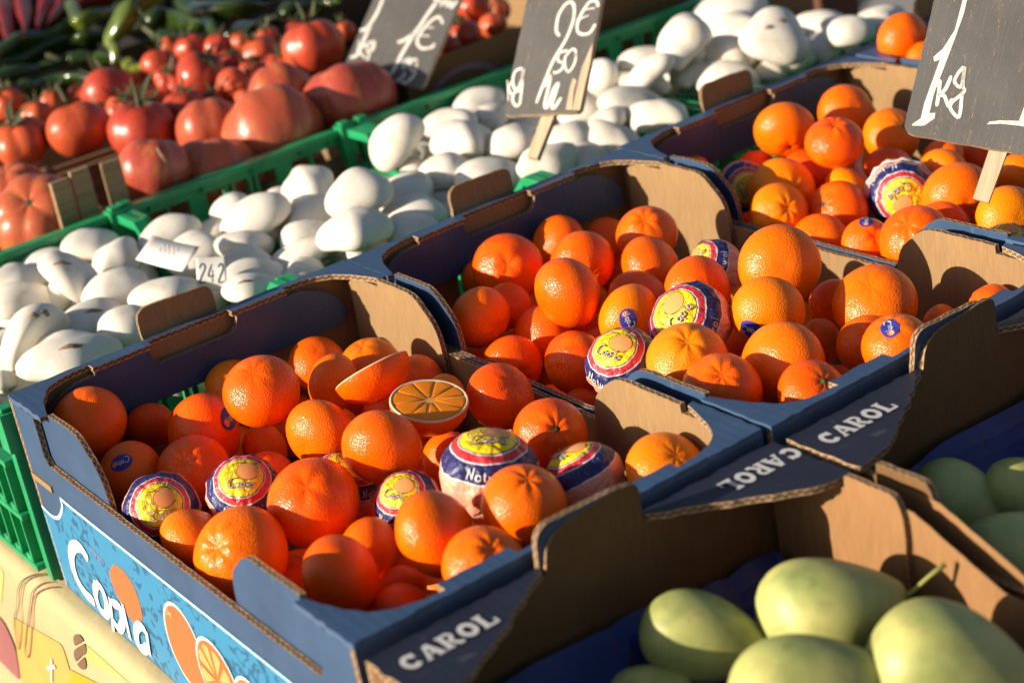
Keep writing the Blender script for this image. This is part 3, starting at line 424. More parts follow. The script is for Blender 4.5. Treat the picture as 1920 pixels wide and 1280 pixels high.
def make_flesh():
    m, nt, b = mat('orange_flesh')
    v, _ = shifted(nt, coords(nt))
    st = nt.nodes.new('ShaderNodeMapping'); st.inputs['Scale'].default_value = (9, 9, 2); nt.links.new(v, st.inputs[0])
    f = noise(nt, st.outputs[0], 3.0, 5, 0.6)
    r = ramp(nt, [(0.3, (0.95, 0.20, 0.006)), (0.55, (0.97, 0.28, 0.010)), (0.75, (0.98, 0.44, 0.05))]); nt.links.new(f, r.inputs[0])
    nt.links.new(r.outputs[0], b.inputs['Base Color']); b.inputs['Roughness'].default_value = 0.5; b.inputs['Specular IOR Level'].default_value = 0.12
    bump(nt, b, f, 0.4, 0.0008)
    b.inputs['Subsurface Weight'].default_value = 0.3; b.inputs['Subsurface Radius'].default_value = (0.006, 0.002, 0.0005)
    return m
FLESH = make_flesh()
MEMBRANE = plain('membrane', (0.92, 0.40, 0.08), 0.35, var=0.1)
PITH = plain('pith', (0.82, 0.62, 0.38), 0.6, var=0.1)

def make_kraft(name, c0, rough=0.8):
    m, nt, b = mat(name)
    v = coords(nt)
    mp = nt.nodes.new('ShaderNodeMapping'); mp.inputs['Scale'].default_value = (1, 1, 0.12); nt.links.new(v, mp.inputs[0])
    fib = noise(nt, mp.outputs[0], 420, 3, 0.7); blot = noise(nt, v, 14, 4)
    r1 = ramp(nt, [(0.25, tuple(c * 0.80 for c in c0)), (0.75, tuple(min(1, c * 1.14) for c in c0))]); nt.links.new(fib, r1.inputs[0])
    c = mixc(nt, math_(nt, 'MULTIPLY', math_(nt, 'SUBTRACT', blot, 0.40), 1.5, True), r1.outputs[0], tuple(c * 0.80 for c in c0))
    nt.links.new(c, b.inputs['Base Color'])
    b.inputs['Roughness'].default_value = rough; b.inputs['Specular IOR Level'].default_value = 0.25
    # the flutes show faintly through the liner
    wv = nt.nodes.new('ShaderNodeTexWave'); wv.inputs['Scale'].default_value = 45; wv.inputs['Distortion'].default_value = 0.6; nt.links.new(v, wv.inputs['Vector'])
    bump(nt, b, math_(nt, 'ADD', math_(nt, 'MULTIPLY', wv.outputs[1], 0.5), fib), 0.16, 0.0006)
    return m
KRAFT = make_kraft('kraft_cardboard', (0.285, 0.176, 0.080))
KRAFT_OR = make_kraft('kraft_tan', (0.285, 0.148, 0.060))
KRAFT_SHADED = make_kraft('kraft_brown_shaded', (0.165, 0.086, 0.033))  # brown board darkened further: deep shade on carton walls put into its colour
def make_printed(name, c0, scuff):
    m, nt, b = mat(name)
    v = coords(nt); f = noise(nt, v, 22, 5)
    r = ramp(nt, [(0.3, tuple(c * 0.86 for c in c0)), (0.7, tuple(min(1, c * 1.16) for c in c0))]); nt.links.new(f, r.inputs[0])
    s = noise(nt, v, 95, 6, 0.75); sm = math_(nt, 'MULTIPLY', math_(nt, 'GREATER_THAN', s, 0.645), 0.45)
    c = mixc(nt, sm, r.outputs[0], scuff)
    nt.links.new(c, b.inputs['Base Color']); b.inputs['Roughness'].default_value = 0.42; b.inputs['Specular IOR Level'].default_value = 0.4
    wv = nt.nodes.new('ShaderNodeTexWave'); wv.inputs['Scale'].default_value = 42; wv.inputs['Distortion'].default_value = 1.2; nt.links.new(v, wv.inputs['Vector'])
    bump(nt, b, math_(nt, 'ADD', math_(nt, 'MULTIPLY', wv.outputs[1], 0.6), s), 0.18, 0.0008)
    return m
BLUE = make_printed('blue_printed_board', (0.036, 0.074, 0.150), (0.11, 0.15, 0.21))
BLUE_FOLD = make_printed('blue_board_worn_fold', (0.060, 0.105, 0.190), (0.30, 0.28, 0.27))
BLACKPR = make_printed('black_printed_board', (0.016, 0.018, 0.034), (0.10, 0.10, 0.11))
def make_edge():
    """cut edge of double-wall board: pale liners and zigzag flute, shade painted dark into the hollows (UV: metres along, 0..1 across)"""
    m, nt, b = mat('corrugated_edge')
    uv = nt.nodes.new('ShaderNodeUVMap'); sp = nt.nodes.new('ShaderNodeSeparateXYZ'); nt.links.new(uv.outputs[0], sp.inputs[0])
    wob = noise(nt, uv.outputs[0], 60, 3)
    u = sp.outputs[0]; vv = math_(nt, 'ADD', sp.outputs[1], math_(nt, 'MULTIPLY', math_(nt, 'SUBTRACT', wob, 0.5), 0.25))
    wave = math_(nt, 'MULTIPLY', math_(nt, 'SINE', math_(nt, 'ADD', math_(nt, 'MULTIPLY', u, 2 * pi / 0.0062), math_(nt, 'MULTIPLY', wob, 5.0))), 0.30)
    d = math_(nt, 'ABSOLUTE', math_(nt, 'SUBTRACT', math_(nt, 'SUBTRACT', vv, 0.5), wave))
    fl = math_(nt, 'LESS_THAN', d, 0.13)
    ln = math_(nt, 'GREATER_THAN', math_(nt, 'ABSOLUTE', math_(nt, 'SUBTRACT', vv, 0.5)), 0.34)
    k = math_(nt, 'MAXIMUM', fl, ln)
    torn = math_(nt, 'GREATER_THAN', noise(nt, uv.outputs[0], 38, 4, 0.7), 0.56)
    k = math_(nt, 'MAXIMUM', k, torn)
    g = noise(nt, coords(nt), 300, 3)
    r = ramp(nt, [(0.3, (0.36, 0.22, 0.12)), (0.7, (0.56, 0.38, 0.22))]); nt.links.new(g, r.inputs[0])
    nt.links.new(mixc(nt, k, (0.10, 0.055, 0.028), r.outputs[0]), b.inputs['Base Color'])
    b.inputs['Roughness'].default_value = 0.9; b.inputs['Specular IOR Level'].default_value = 0.1
    bump(nt, b, math_(nt, 'ADD', k, g), 0.8, 0.001)
    return m
EDGE = make_edge()
def make_art():
    m, nt, b = mat('cyan_printed_art')
    v = coords(nt)
    w = nt.nodes.new('ShaderNodeTexWave'); w.inputs['Scale'].default_value = 20; w.inputs['Distortion'].default_value = 14; w.inputs['Detail'].default_value = 2; w.inputs['Detail Scale'].default_value = 2.5
    nt.links.new(v, w.inputs['Vector'])
    n = noise(nt, v, 15, 2)
    k = math_(nt, 'MULTIPLY', math_(nt, 'GREATER_THAN', w.outputs[1], 0.80), math_(nt, 'GREATER_THAN', n, 0.42))
    c = mixc(nt, math_(nt, 'MULTIPLY', k, 0.70), (0.030, 0.200, 0.370), (0.012, 0.055, 0.13))
    nt.links.new(c, b.inputs['Base Color']); b.inputs['Roughness'].default_value = 0.4
    return m
ART = make_art()

def make_mushroom():
    m, nt, b = mat('mushroom_skin')
    v, rnd = shifted(nt, coords(nt))
    n1 = noise(nt, v, 2.2, 4); n2 = noise(nt, v, 9.0, 6, 0.7)
    base = ramp(nt, [(0.26, (0.64, 0.55, 0.42)), (0.45, (0.73, 0.68, 0.59)), (0.8, (0.77, 0.73, 0.67))]); nt.links.new(n1, base.inputs[0])
    sp = math_(nt, 'MULTIPLY', math_(nt, 'GREATER_THAN', n2, 0.705), 0.5)
    c = mixc(nt, sp, base.outputs[0], (0.40, 0.27, 0.16))
    nt.links.new(c, b.inputs['Base Color']); b.inputs['Roughness'].default_value = 0.62; b.inputs['Specular IOR Level'].default_value = 0.3
    f = noise(nt, v, 22, 5, 0.6)
    bump(nt, b, math_(nt, 'ADD', f, n2), 0.18, 0.0012)
    b.inputs['Subsurface Weight'].default_value = 0.15; b.inputs['Subsurface Radius'].default_value = (0.004, 0.0025, 0.0015)
    return m
MUSH = make_mushroom()
MUSH_DIRT = plain('mushroom_scar', (0.24, 0.15, 0.085), 0.8, var=0.4, scale=300)
def make_tomato(name, cols, green):
    m, nt, b = mat(name)
    v0 = coords(nt); v, rnd = shifted(nt, v0)
    r = ramp(nt, [(i / (len(cols) - 1), c) for i, c in enumerate(cols)]); nt.links.new(rnd, r.inputs[0])
    n = noise(nt, v, 1.4, 4)
    mp = nt.nodes.new('ShaderNodeMapping'); mp.inputs['Scale'].default_value = (3.0, 3.0, 0.5); nt.links.new(v, mp.inputs[0])
    streak = noise(nt, mp.outputs[0], 2.0, 4)
    k = math_(nt, 'MULTIPLY', math_(nt, 'MULTIPLY', math_(nt, 'SUBTRACT', streak, 0.50), 4.0, True), green)
    c = mixc(nt, k, r.outputs[0], (0.42, 0.22, 0.05))
    nt.links.new(c, b.inputs['Base Color']); b.inputs['Roughness'].default_value = 0.33; b.inputs['Specular IOR Level'].default_value = 0.45
    bump(nt, b, noise(nt, v, 5, 4), 0.2, 0.003)
    b.inputs['Subsurface Weight'].default_value = 0.1; b.inputs['Subsurface Radius'].default_value = (0.008, 0.002, 0.001)
    return m
TOM_B = make_tomato('beef_tomato_skin', [(0.40, 0.060, 0.040), (0.46, 0.085, 0.040), (0.50, 0.11, 0.045)], 0.75)
TOM_V = make_tomato('vine_tomato_skin', [(0.44, 0.045, 0.025), (0.50, 0.065, 0.025), (0.55, 0.10, 0.03)], 0.25)
CALYX = plain('calyx_green', (0.075, 0.085, 0.035), 0.7, var=0.3)
GREENP = plain('pepper_green', (0.020, 0.038, 0.005), 0.16, 0.6, var=0.35, scale=30)
HANGP = plain('pepper_bright_green', (0.085, 0.120, 0.012), 0.14, 0.6, var=0.35, scale=30)
LIMEP = plain('pepper_lime', (0.16, 0.19, 0.012), 0.2, 0.6, var=0.2, scale=30)
REDP = plain('pepper_red', (0.17, 0.003, 0.004), 0.36, 0.3, var=0.25, scale=30)
DRIEDP = plain('pepper_dark_red', (0.13, 0.018, 0.010), 0.35, 0.5, var=0.3, scale=80)
def make_crate():
    m, nt, b = mat('green_plastic')
    v = coords(nt); f = noise(nt, v, 30, 5, 0.65)
    r = ramp(nt, [(0.3, (0.008, 0.21, 0.070)), (0.6, (0.014, 0.31, 0.115)), (0.8, (0.04, 0.37, 0.18))]); nt.links.new(f, r.inputs[0])
    nt.links.new(r.outputs[0], b.inputs['Base Color']); b.inputs['Roughness'].default_value = 0.38
    b.inputs['Subsurface Weight'].default_value = 0.0
    bump(nt, b, noise(nt, v, 160, 4), 0.12, 0.0006)
    return m
CRATE = make_crate()
DARKPL = plain('black_plastic', (0.012, 0.012, 0.012), 0.45)
def make_wood(name, c0, c1, scale=(3, 60, 60)):
    m, nt, b = mat(name)
    mp = nt.nodes.new('ShaderNodeMapping'); mp.inputs['Scale'].default_value = scale; nt.links.new(shifted(nt, coords(nt))[0], mp.inputs[0])
    f = noise(nt, mp.outputs[0], 3.0, 6, 0.65)
    r = ramp(nt, [(0.3, c0), (0.7, c1)]); nt.links.new(f, r.inputs[0]); nt.links.new(r.outputs[0], b.inputs['Base Color'])
    b.inputs['Roughness'].default_value = 0.75; bump(nt, b, f, 0.35, 0.001)
    return m
WOOD = make_wood('crate_wood', (0.20, 0.12, 0.06), (0.33, 0.22, 0.12))
STAKE = make_wood('stake_wood', (0.36, 0.26, 0.16), (0.56, 0.43, 0.29), (60, 3, 60))
POSTW = make_wood('red_brown_wood', (0.10, 0.028, 0.012), (0.16, 0.05, 0.02))
def make_slate():
    m, nt, b = mat('chalkboard_paint')
    v = coords(nt)
    mp = nt.nodes.new('ShaderNodeMapping'); mp.inputs['Scale'].default_value = (90, 4, 1); nt.links.new(v, mp.inputs[0])
    scr = noise(nt, mp.outputs[0], 2.2, 3, 0.5)
    dots = noise(nt, v, 190, 4, 0.65)
    base = ramp(nt, [(0.3, (0.075, 0.071, 0.068)), (0.7, (0.105, 0.100, 0.096))]); nt.links.new(noise(nt, v, 18, 5), base.inputs[0])
    ln = math_(nt, 'LESS_THAN', math_(nt, 'ABSOLUTE', math_(nt, 'SUBTRACT', scr, 0.5)), 0.0014)
    dt = math_(nt, 'GREATER_THAN', dots, 0.715)
    c = mixc(nt, math_(nt, 'MULTIPLY', math_(nt, 'MAXIMUM', ln, dt), 0.7), base.outputs[0], (0.42, 0.30, 0.18))
    nt.links.new(c, b.inputs['Base Color']); b.inputs['Roughness'].default_value = 0.5
    bump(nt, b, math_(nt, 'ADD', scr, dots), 0.25, 0.0006)
    return m
SLATE = make_slate()
def make_chalk():
    m, nt, b = mat('white_paint')
    f = noise(nt, coords(nt), 400, 4, 0.7)
    mp = nt.nodes.new('ShaderNodeMapping'); mp.inputs['Scale'].default_value = (1, 0.25, 1); nt.links.new(coords(nt), mp.inputs[0]); f = math_(nt, 'MINIMUM', f, noise(nt, mp.outputs[0], 260, 4, 0.7))
    r = ramp(nt, [(0.28, (0.22, 0.21, 0.20)), (0.40, (0.58, 0.55, 0.50)), (0.55, (0.76, 0.73, 0.67))]); nt.links.new(f, r.inputs[0]); nt.links.new(r.outputs[0], b.inputs['Base Color'])
    b.inputs['Roughness'].default_value = 0.7
    return m
CHALK = make_chalk()
def make_mango():
    m, nt, b = mat('mango_skin')
    v, rnd = shifted(nt, coords(nt))
    n = noise(nt, v, 1.1, 3); n2 = noise(nt, v, 14, 6, 0.7)
    r = ramp(nt, [(0.26, (0.19, 0.23, 0.070)), (0.43, (0.35, 0.38, 0.115)), (0.64, (0.48, 0.46, 0.15))]); nt.links.new(n, r.inputs[0])
    c = mixc(nt, math_(nt, 'MULTIPLY', math_(nt, 'GREATER_THAN', noise(nt, v, 2.3, 4), 0.66), 0.4), r.outputs[0], (0.40, 0.24, 0.08))
    c = mixc(nt, math_(nt, 'MULTIPLY', math_(nt, 'MULTIPLY', math_(nt, 'SUBTRACT', noise(nt, v, 1.7, 4), 0.50), 4.0, True), 0.55), c, (0.10, 0.145, 0.045))
    c = mixc(nt, math_(nt, 'MULTIPLY', math_(nt, 'GREATER_THAN', noise(nt, v, 38, 2), 0.68), 0.35), c, (0.50, 0.47, 0.24))
    c = mixc(nt, math_(nt, 'MULTIPLY', math_(nt, 'GREATER_THAN', n2, 0.70), 0.5), c, (0.20, 0.17, 0.07))
    nt.links.new(c, b.inputs['Base Color']); b.inputs['Roughness'].default_value = 0.48
    bump(nt, b, math_(nt, 'ADD', noise(nt, v, 60, 3), n2), 0.12, 0.001)
    return m
MANGO = make_mango()
LINER = plain('blue_tissue', (0.012, 0.034, 0.17), 0.5, var=0.3, scale=25)
PAPER = plain('white_paper', (0.60, 0.58, 0.56), 0.6, var=0.03)
INK = plain('black_ink', (0.03, 0.03, 0.035), 0.6, var=0.1)
FAINT = plain('faded_ink', (0.52, 0.50, 0.50), 0.6, var=0.05)
def crease(m):
    nt = m.node_tree; b = nt.nodes['Principled BSDF']; v = coords(nt)
    bump(nt, b, math_(nt, 'ADD', noise(nt, v, 16, 4, 0.6), math_(nt, 'MULTIPLY', noise(nt, v, 700, 2), 0.02)), 0.35, 0.010); return m
CLOTH = plain('oilcloth_cream', (0.46, 0.38, 0.20), 0.32, 0.5, var=0.06, scale=9)
C_GREEN = plain('oilcloth_green', (0.42, 0.44, 0.14), 0.32, var=0.08, scale=12)
C_YEL = plain('oilcloth_yellow', (0.54, 0.34, 0.08), 0.32, var=0.06, scale=12)
C_YEL2 = plain('oilcloth_deep_yellow', (0.60, 0.34, 0.015), 0.32, var=0.05, scale=12)
C_PINK = plain('oilcloth_pink', (0.30, 0.10, 0.10), 0.32, var=0.08, scale=12)
C_BROWN = plain('oilcloth_brown', (0.16, 0.09, 0.05), 0.4, var=0.1)
C_RED = plain('oilcloth_red', (0.25, 0.06, 0.05), 0.4, var=0.1)
for m_ in (CLOTH, C_GREEN, C_YEL, C_YEL2, C_PINK): crease(m_)
def make_pave():
    m, nt, b = mat('pavement')
    v = coords(nt); f = noise(nt, v, 3, 6, 0.65)
    r = ramp(nt, [(0.3, (0.20, 0.185, 0.175)), (0.7, (0.29, 0.275, 0.265))]); nt.links.new(f, r.inputs[0]); nt.links.new(r.outputs[0], b.inputs['Base Color'])
    b.inputs['Roughness'].default_value = 0.9; bump(nt, b, noise(nt, v, 60, 4), 0.3, 0.01)
    return m
PAVE = make_pave()
STRIP_DARK = plain('dark_strip_grey', (0.045, 0.042, 0.042), 0.9, scale=8)
METAL = plain('painted_steel', (0.25, 0.25, 0.26), 0.45)

# ------------------------------------------------------------------ object helpers
def link(name, mesh, parent=None):
    o = bpy.data.objects.new(name, mesh); COL.objects.link(o)
    if parent: o.parent = parent
    return o
def mesh(name, vs, fs, mats, mi=None, smooth=False, uvs=None):
    me = bpy.data.meshes.new(name); me.from_pydata([tuple(v) for v in vs], [], fs)
    for m in (mats if isinstance(mats, (list, tuple)) else [mats]): me.materials.append(m)
    if mi: me.polygons.foreach_set('material_index', mi)
    if smooth: me.polygons.foreach_set('use_smooth', [True] * len(me.polygons))
    if uvs:
        l = me.uv_layers.new(name='UVMap'); l.data.foreach_set('uv', [c for uv in uvs for c in uv])
    me.update(); return me
def thing(name, label, cat, loc=(0, 0, 0), rz=0.0, group=None):
    o = bpy.data.objects.new(name, None); COL.objects.link(o); o.empty_display_size = 0.02
    o.location = loc; o.rotation_euler = (0, 0, rz); tag(o, label, cat, group); return o
def tag(o, label, cat, group=None):
    o['label'] = label; o['category'] = cat
    if group: o['group'] = group
    return o
def prism(name, poly, O, U, V, N, th, mats, parent=None, holes=(), jit=0.0, rng=None, fold=None):
    """flat board: outline poly (2D) on axes U,V from O, thickness th along N; mats = (N side, back side, edge)"""
    O, U, V, N = Vector(O), Vector(U), Vector(V), Vector(N)
    loops = [list(poly)] + [list(h) for h in holes]
    # orient outer loop counter-clockwise, holes clockwise
    def area(p): return sum(p[i - 1][0] * p[i][1] - p[i][0] * p[i - 1][1] for i in range(len(p)))
    loops = [(l if (area(l) > 0) == (k == 0) else l[::-1]) for k, l in enumerate(loops)]
    if jit and rng:   # torn, hand-cut looking edges: subdivide and disturb
        nl = []
        for l in loops:
            q = []
            for a, b in zip(l, l[1:] + l[:1]):
                n = max(1, int(sqrt((a[0] - b[0]) ** 2 + (a[1] - b[1]) ** 2) / 0.006))
                for i in range(n):
                    t = i / n; j = jit if i else jit * 0.3
                    q.append((a[0] + (b[0] - a[0]) * t + rng.uniform(-j, j), a[1] + (b[1] - a[1]) * t + rng.uniform(-j, j)))
            nl.append(q)
        loops = nl
    flat = [p for l in loops for p in l]; n = len(flat)
    tris = tessellate_polygon([[Vector((p[0], p[1], 0)) for p in l] for l in loops])
    W = lambda p, h: O + U * p[0] + V * p[1] + N * h
    vs = [W(p, th) for p in flat] + [W(p, 0) for p in flat]
    flip = U.cross(V).dot(N) < 0
    fs, mi, uvs = [], [], []
    for t in tris:
        a, b, c = t
        ar = (flat[b][0] - flat[a][0]) * (flat[c][1] - flat[a][1]) - (flat[c][0] - flat[a][0]) * (flat[b][1] - flat[a][1])
        if abs(ar) < 1e-12: continue
        t = (a, b, c) if (ar > 0) != flip else (a, c, b)
        fs.append(t); mi.append(0); uvs += [flat[i] for i in t]
        t2 = tuple(reversed(t)); fs.append(tuple(i + n for i in t2)); mi.append(1); uvs += [flat[i] for i in t2]
    k = 0; run = 0.0
    for l in loops:
        for i in range(len(l)):
            a, b = k + i, k + (i + 1) % len(l)
            d = sqrt((flat[a][0] - flat[b][0]) ** 2 + (flat[a][1] - flat[b][1]) ** 2)
            q = (a, a + n, b + n, b); uv = [(run, 1), (run, 0), (run + d, 0), (run + d, 1)]
            if flip: q = q[::-1]; uv = uv[::-1]
            fs.append(q); mi.append(3 if fold and fold((flat[a][0] + flat[b][0]) / 2, (flat[a][1] + flat[b][1]) / 2) else 2); uvs += uv; run += d
        k += len(l)
    return link(name, mesh(name, vs, fs, mats, mi, uvs=uvs), parent)
def rounded(pts, r, seg=5):
    """round the corners of a polygon; r a number or one per corner"""
    out = []; n = len(pts)
    for i in range(n):
        p, a, b = Vector(pts[i]), Vector(pts[i - 1]), Vector(pts[(i + 1) % n])
        ri = r[i] if isinstance(r, (list, tuple)) else r
        if ri <= 0: out.append(tuple(p)); continue
        ra = min(ri, (a - p).length * 0.49, (b - p).length * 0.49)
        s, e = p + (a - p).normalized() * ra, p + (b - p).normalized() * ra
        for k in range(seg + 1):
            t = k / seg; out.append(tuple(s * (1 - t) ** 2 + p * 2 * t * (1 - t) + e * t * t))
    return out
def curve(pts, n=8):
    """Catmull-Rom through points"""
    P = [Vector(p) for p in pts]
    if len(P) < 3: return P
    out = []
    for i in range(len(P) - 1):
        a = P[i - 1] if i else P[i] * 2 - P[i + 1]; b = P[i]; c = P[i + 1]; d = P[i + 2] if i + 2 < len(P) else c * 2 - b
        for k in range(n):
            t = k / n
            out.append(0.5 * ((2 * b) + (c - a) * t + (2 * a - 5 * b + 4 * c - d) * t * t + (3 * b - a - 3 * c + d) * t ** 3))
    out.append(P[-1]); return out
def ribbon2d(pts, w, taper=True):
    """strip of quads (2D verts, faces) along a stroke"""
    P = []
    for p in pts:
        if not P or (Vector(p) - P[-1]).length > 1e-7: P.append(Vector(p))
    vs, fs = [], []
    n = len(P)
    for i, p in enumerate(P):
        t = (P[min(i + 1, n - 1)] - P[max(i - 1, 0)])
        t = t.normalized() if t.length > 1e-9 else Vector((1, 0)); nn = Vector((-t.y, t.x))
        h = w / 2
        if taper and (i == 0 or i == n - 1): h *= 0.55
        vs += [p + nn * h, p - nn * h]
        if i: fs.append((2 * i - 2, 2 * i - 1, 2 * i + 1, 2 * i))
    return vs, fs
def decal_strokes(name, strokes, W3, m, parent, smooth=8):
    """strokes [(width, pts)] laid on a surface by W3(x, y, lift) -> point"""
    vs, fs = [], []
    for k, (w, pts) in enumerate(strokes):
        v2, f2 = ribbon2d(curve(pts, smooth), w); b = len(vs)
        vs += [W3(v.x, v.y, 0.00025 + 0.00004 * k) for v in v2]
        fs += [tuple(i + b for i in f) for f in f2]
    return link(name, mesh(name, vs, fs, m), parent)
def decal_polys(name, polys, W3, m, parent, lift=0.0002):
    vs, fs = [], []
    for k, p in enumerate(polys):
        t = tessellate_polygon([[Vector((a, b, 0)) for a, b in p]]); b = len(vs)
        vs += [W3(x, y, lift + 0.00003 * k) for x, y in p]; fs += [tuple(i + b for i in f) for f in t]
    return link(name, mesh(name, vs, fs, m), parent)
def box_bm(bm, x0, x1, y0, y1, z0, z1):
    v = [bm.verts.new((x, y, z)) for z in (z0, z1) for y in (y0, y1) for x in (x0, x1)]
    for f in ((0, 2, 3, 1), (4, 5, 7, 6), (0, 1, 5, 4), (2, 6, 7, 3), (0, 4, 6, 2), (1, 3, 7, 5)): bm.faces.new([v[i] for i in f])
def bm_obj(name, bm, m, parent=None, bevel=0.0, smooth=False):
    if bevel:
        bmesh.ops.bevel(bm, geom=list(bm.edges), offset=bevel, segments=2, affect='EDGES', profile=0.6)
    me = bpy.data.meshes.new(name); bm.to_mesh(me); bm.free(); me.materials.append(m)
    if smooth: me.polygons.foreach_set('use_smooth', [True] * len(me.polygons))
    return link(name, me, parent)
def boxes(name, L, m, parent=None, bevel=0.0):
    bm = bmesh.new()
    for b in L: box_bm(bm, *b)
    return bm_obj(name, bm, m, parent, bevel)
def tube_mesh(name, pts, radii, m, seg=10, ridges=0.0, k=3, cap=True):
    P = [Vector(p) for p in pts]; vs, fs = [], []
    up = Vector((0.13, 0.21, 0.97))
    for i, p in enumerate(P):
        t = (P[min(i + 1, len(P) - 1)] - P[max(i - 1, 0)]).normalized()
        a = t.cross(up); a = a.normalized() if a.length > 1e-4 else Vector((1, 0, 0)); b = t.cross(a); up = -b if (-b).dot(up) > 0 else b
        for j in range(seg):
            ph = 2 * pi * j / seg; r = radii[i] * (1 + ridges * cos(k * ph + i * 0.15))
            vs.append(p + (a * cos(ph) + b * sin(ph)) * r)
        if i:
            for j in range(seg):
                q = (j + 1) % seg; fs.append(((i - 1) * seg + j, (i - 1) * seg + q, i * seg + q, i * seg + j))
    if cap:
        fs.append(tuple(range(seg))[::-1]); fs.append(tuple((len(P) - 1) * seg + j for j in range(seg)))
    me = mesh(name, vs, fs, m, smooth=True); return me
def wave3(d, seed, f=1.0):
    """cheap smooth lumps over the unit sphere"""
    r = random.Random(seed); s = 0.0
    for i in range(5):
        a = Vector((r.gauss(0, 1), r.gauss(0, 1), r.gauss(0, 1))) * (1.3 * f); s += sin(a.dot(d) + r.uniform(0, 6.28)) * 0.4
    return s
def sphere_verts(fn, nu, nv):
    """UV sphere: fn(direction) -> point"""
    vs = [fn(Vector((0, 0, 1)))]; fs = []
    for i in range(1, nv):
        th = pi * i / nv
        for j in range(nu):
            ph = 2 * pi * j / nu; vs.append(fn(Vector((sin(th) * cos(ph), sin(th) * sin(ph), cos(th)))))
    vs.append(fn(Vector((0, 0, -1)))); L = len(vs) - 1
    for j in range(nu):
        q = (j + 1) % nu
        fs.append((0, 1 + j, 1 + q)); fs.append((L, L - nu + q, L - nu + j))
        for i in range(nv - 2):
            a = 1 + i * nu; fs.append((a + j, a + nu + j, a + nu + q, a + q))
    return vs, fs

# ------------------------------------------------------------------ stroke lettering
def arc(cx, cy, rx, ry, a0, a1, n=9):
    return [(cx + rx * cos(radians(a0 + (a1 - a0) * i / n)), cy + ry * sin(radians(a0 + (a1 - a0) * i / n))) for i in range(n + 1)]
GLYPH = {   # width, strokes in a unit-height cell
    'C': (0.75, [arc(0.42, 0.5, 0.40, 0.50, 50, 310)]),
    'o': (0.48, [arc(0.24, 0.24, 0.2, 0.24, 90, 450)]),
    'p': (0.50, [[(0.06, 0.46), (0.04, -0.28)], arc(0.24, 0.24, 0.2, 0.23, 170, -170)]),
    'l': (0.22, [[(0.12, 0.95), (0.10, 0.02)]]),
    'a': (0.52, [arc(0.24, 0.23, 0.2, 0.23, 30, 330), [(0.44, 0.46), (0.45, 0.0)]]),
    'N': (0.72, [[(0.08, -0.05), (0.12, 0.5), (0.10, 0.95)], [(0.10, 0.95), (0.5, 0.05)], [(0.5, 0.02), (0.56, 0.6), (0.60, 1.05)]]),
    't': (0.36, [[(0.16, 0.75), (0.15, 0.1), (0.28, 0.02)], [(0.02, 0.5), (0.3, 0.52)]]),
    'u': (0.50, [[(0.06, 0.46), (0.08, 0.1), (0.25, 0.02), (0.38, 0.2), (0.42, 0.46)], [(0.41, 0.46), (0.44, 0.0)]]),
    'r': (0.36, [[(0.08, 0.46), (0.08, 0.0)], [(0.08, 0.28), (0.18, 0.44), (0.32, 0.44)]]),
}
def text_strokes(s, h, w, gap=0.06, slant=0.0):
    x = 0; out = []
    for ch in s:
        gw, st = GLYPH[ch]
        for l in st: out.append((w, [((x + p[0] + slant * p[1]) * h, p[1] * h) for p in l]))
        x += gw + gap
    return out, (x - gap) * h
# heavy slab letters of the carton print, as filled outlines in a unit cell
def thick(p, w):
    v, f = ribbon2d([Vector(q) for q in p], w, False); return [tuple(v[i]) for i in range(0, len(v), 2)] + [tuple(v[i]) for i in range(len(v) - 1, 0, -2)]
SLAB = {
    'C': [thick(arc(0.46, 0.5, 0.33, 0.38, 38, 322, 14), 0.26), thick([(0.76, 0.98), (0.76, 0.62)], 0.12)],
    'A': [thick([(0.10, 0.05), (0.44, 0.98)], 0.15), thick([(0.50, 0.98), (0.80, 0.05)], 0.28), thick([(0.24, 0.32), (0.68, 0.32)], 0.12), thick([(-0.02, 0.05), (0.26, 0.05)], 0.12), thick([(0.58, 0.05), (0.98, 0.05)], 0.12)],
    'R': [thick([(0.22, 0.02), (0.22, 0.98)], 0.27), thick([(0.02, 0.05), (0.44, 0.05)], 0.12), thick([(0.02, 0.94), (0.5, 0.94)], 0.13), thick(arc(0.48, 0.72, 0.25, 0.21, 90, -90, 9), 0.19), thick([(0.45, 0.5), (0.72, 0.06), (0.95, 0.06)], 0.22)],
    'O': [thick(arc(0.48, 0.5, 0.33, 0.38, 0, 360, 20), 0.26)],
    'L': [thick([(0.24, 0.02), (0.24, 0.98)], 0.28), thick([(0.02, 0.94), (0.48, 0.94)], 0.12), thick([(0.04, 0.07), (0.84, 0.07)], 0.15), thick([(0.80, 0.02), (0.80, 0.38)], 0.12)],
}
def slab_text(s, h, w):
    out = []
    for i, ch in enumerate(s):
        for p in SLAB[ch]: out.append([((i * 1.04 + q[0]) * w, q[1] * h) for q in p])
    return out

# ------------------------------------------------------------------ ground and table
gs = mesh('pavement', [(-60, -60, -0.85), (60, -60, -0.85), (60, 60, -0.85), (-60, 60, -0.85)], [(0, 1, 2, 3)], PAVE)
ground = link('pavement', gs); ground['kind'] = 'structure'
gp = []
for i in range(25):
    a = radians(60 + 4.6 * i); gp.append((4.3 + 1.15 * cos(a), 2.35 + 1.15 * sin(a)))
v2, f2 = ribbon2d(gp, 0.16, False)
strip_obj = link('dark_strip', mesh('dark_strip', [(v.x, v.y, -0.846) for v in v2], f2, STRIP_DARK)); strip_obj['kind'] = 'structure'  # plain dark curved strip laid on the pavement

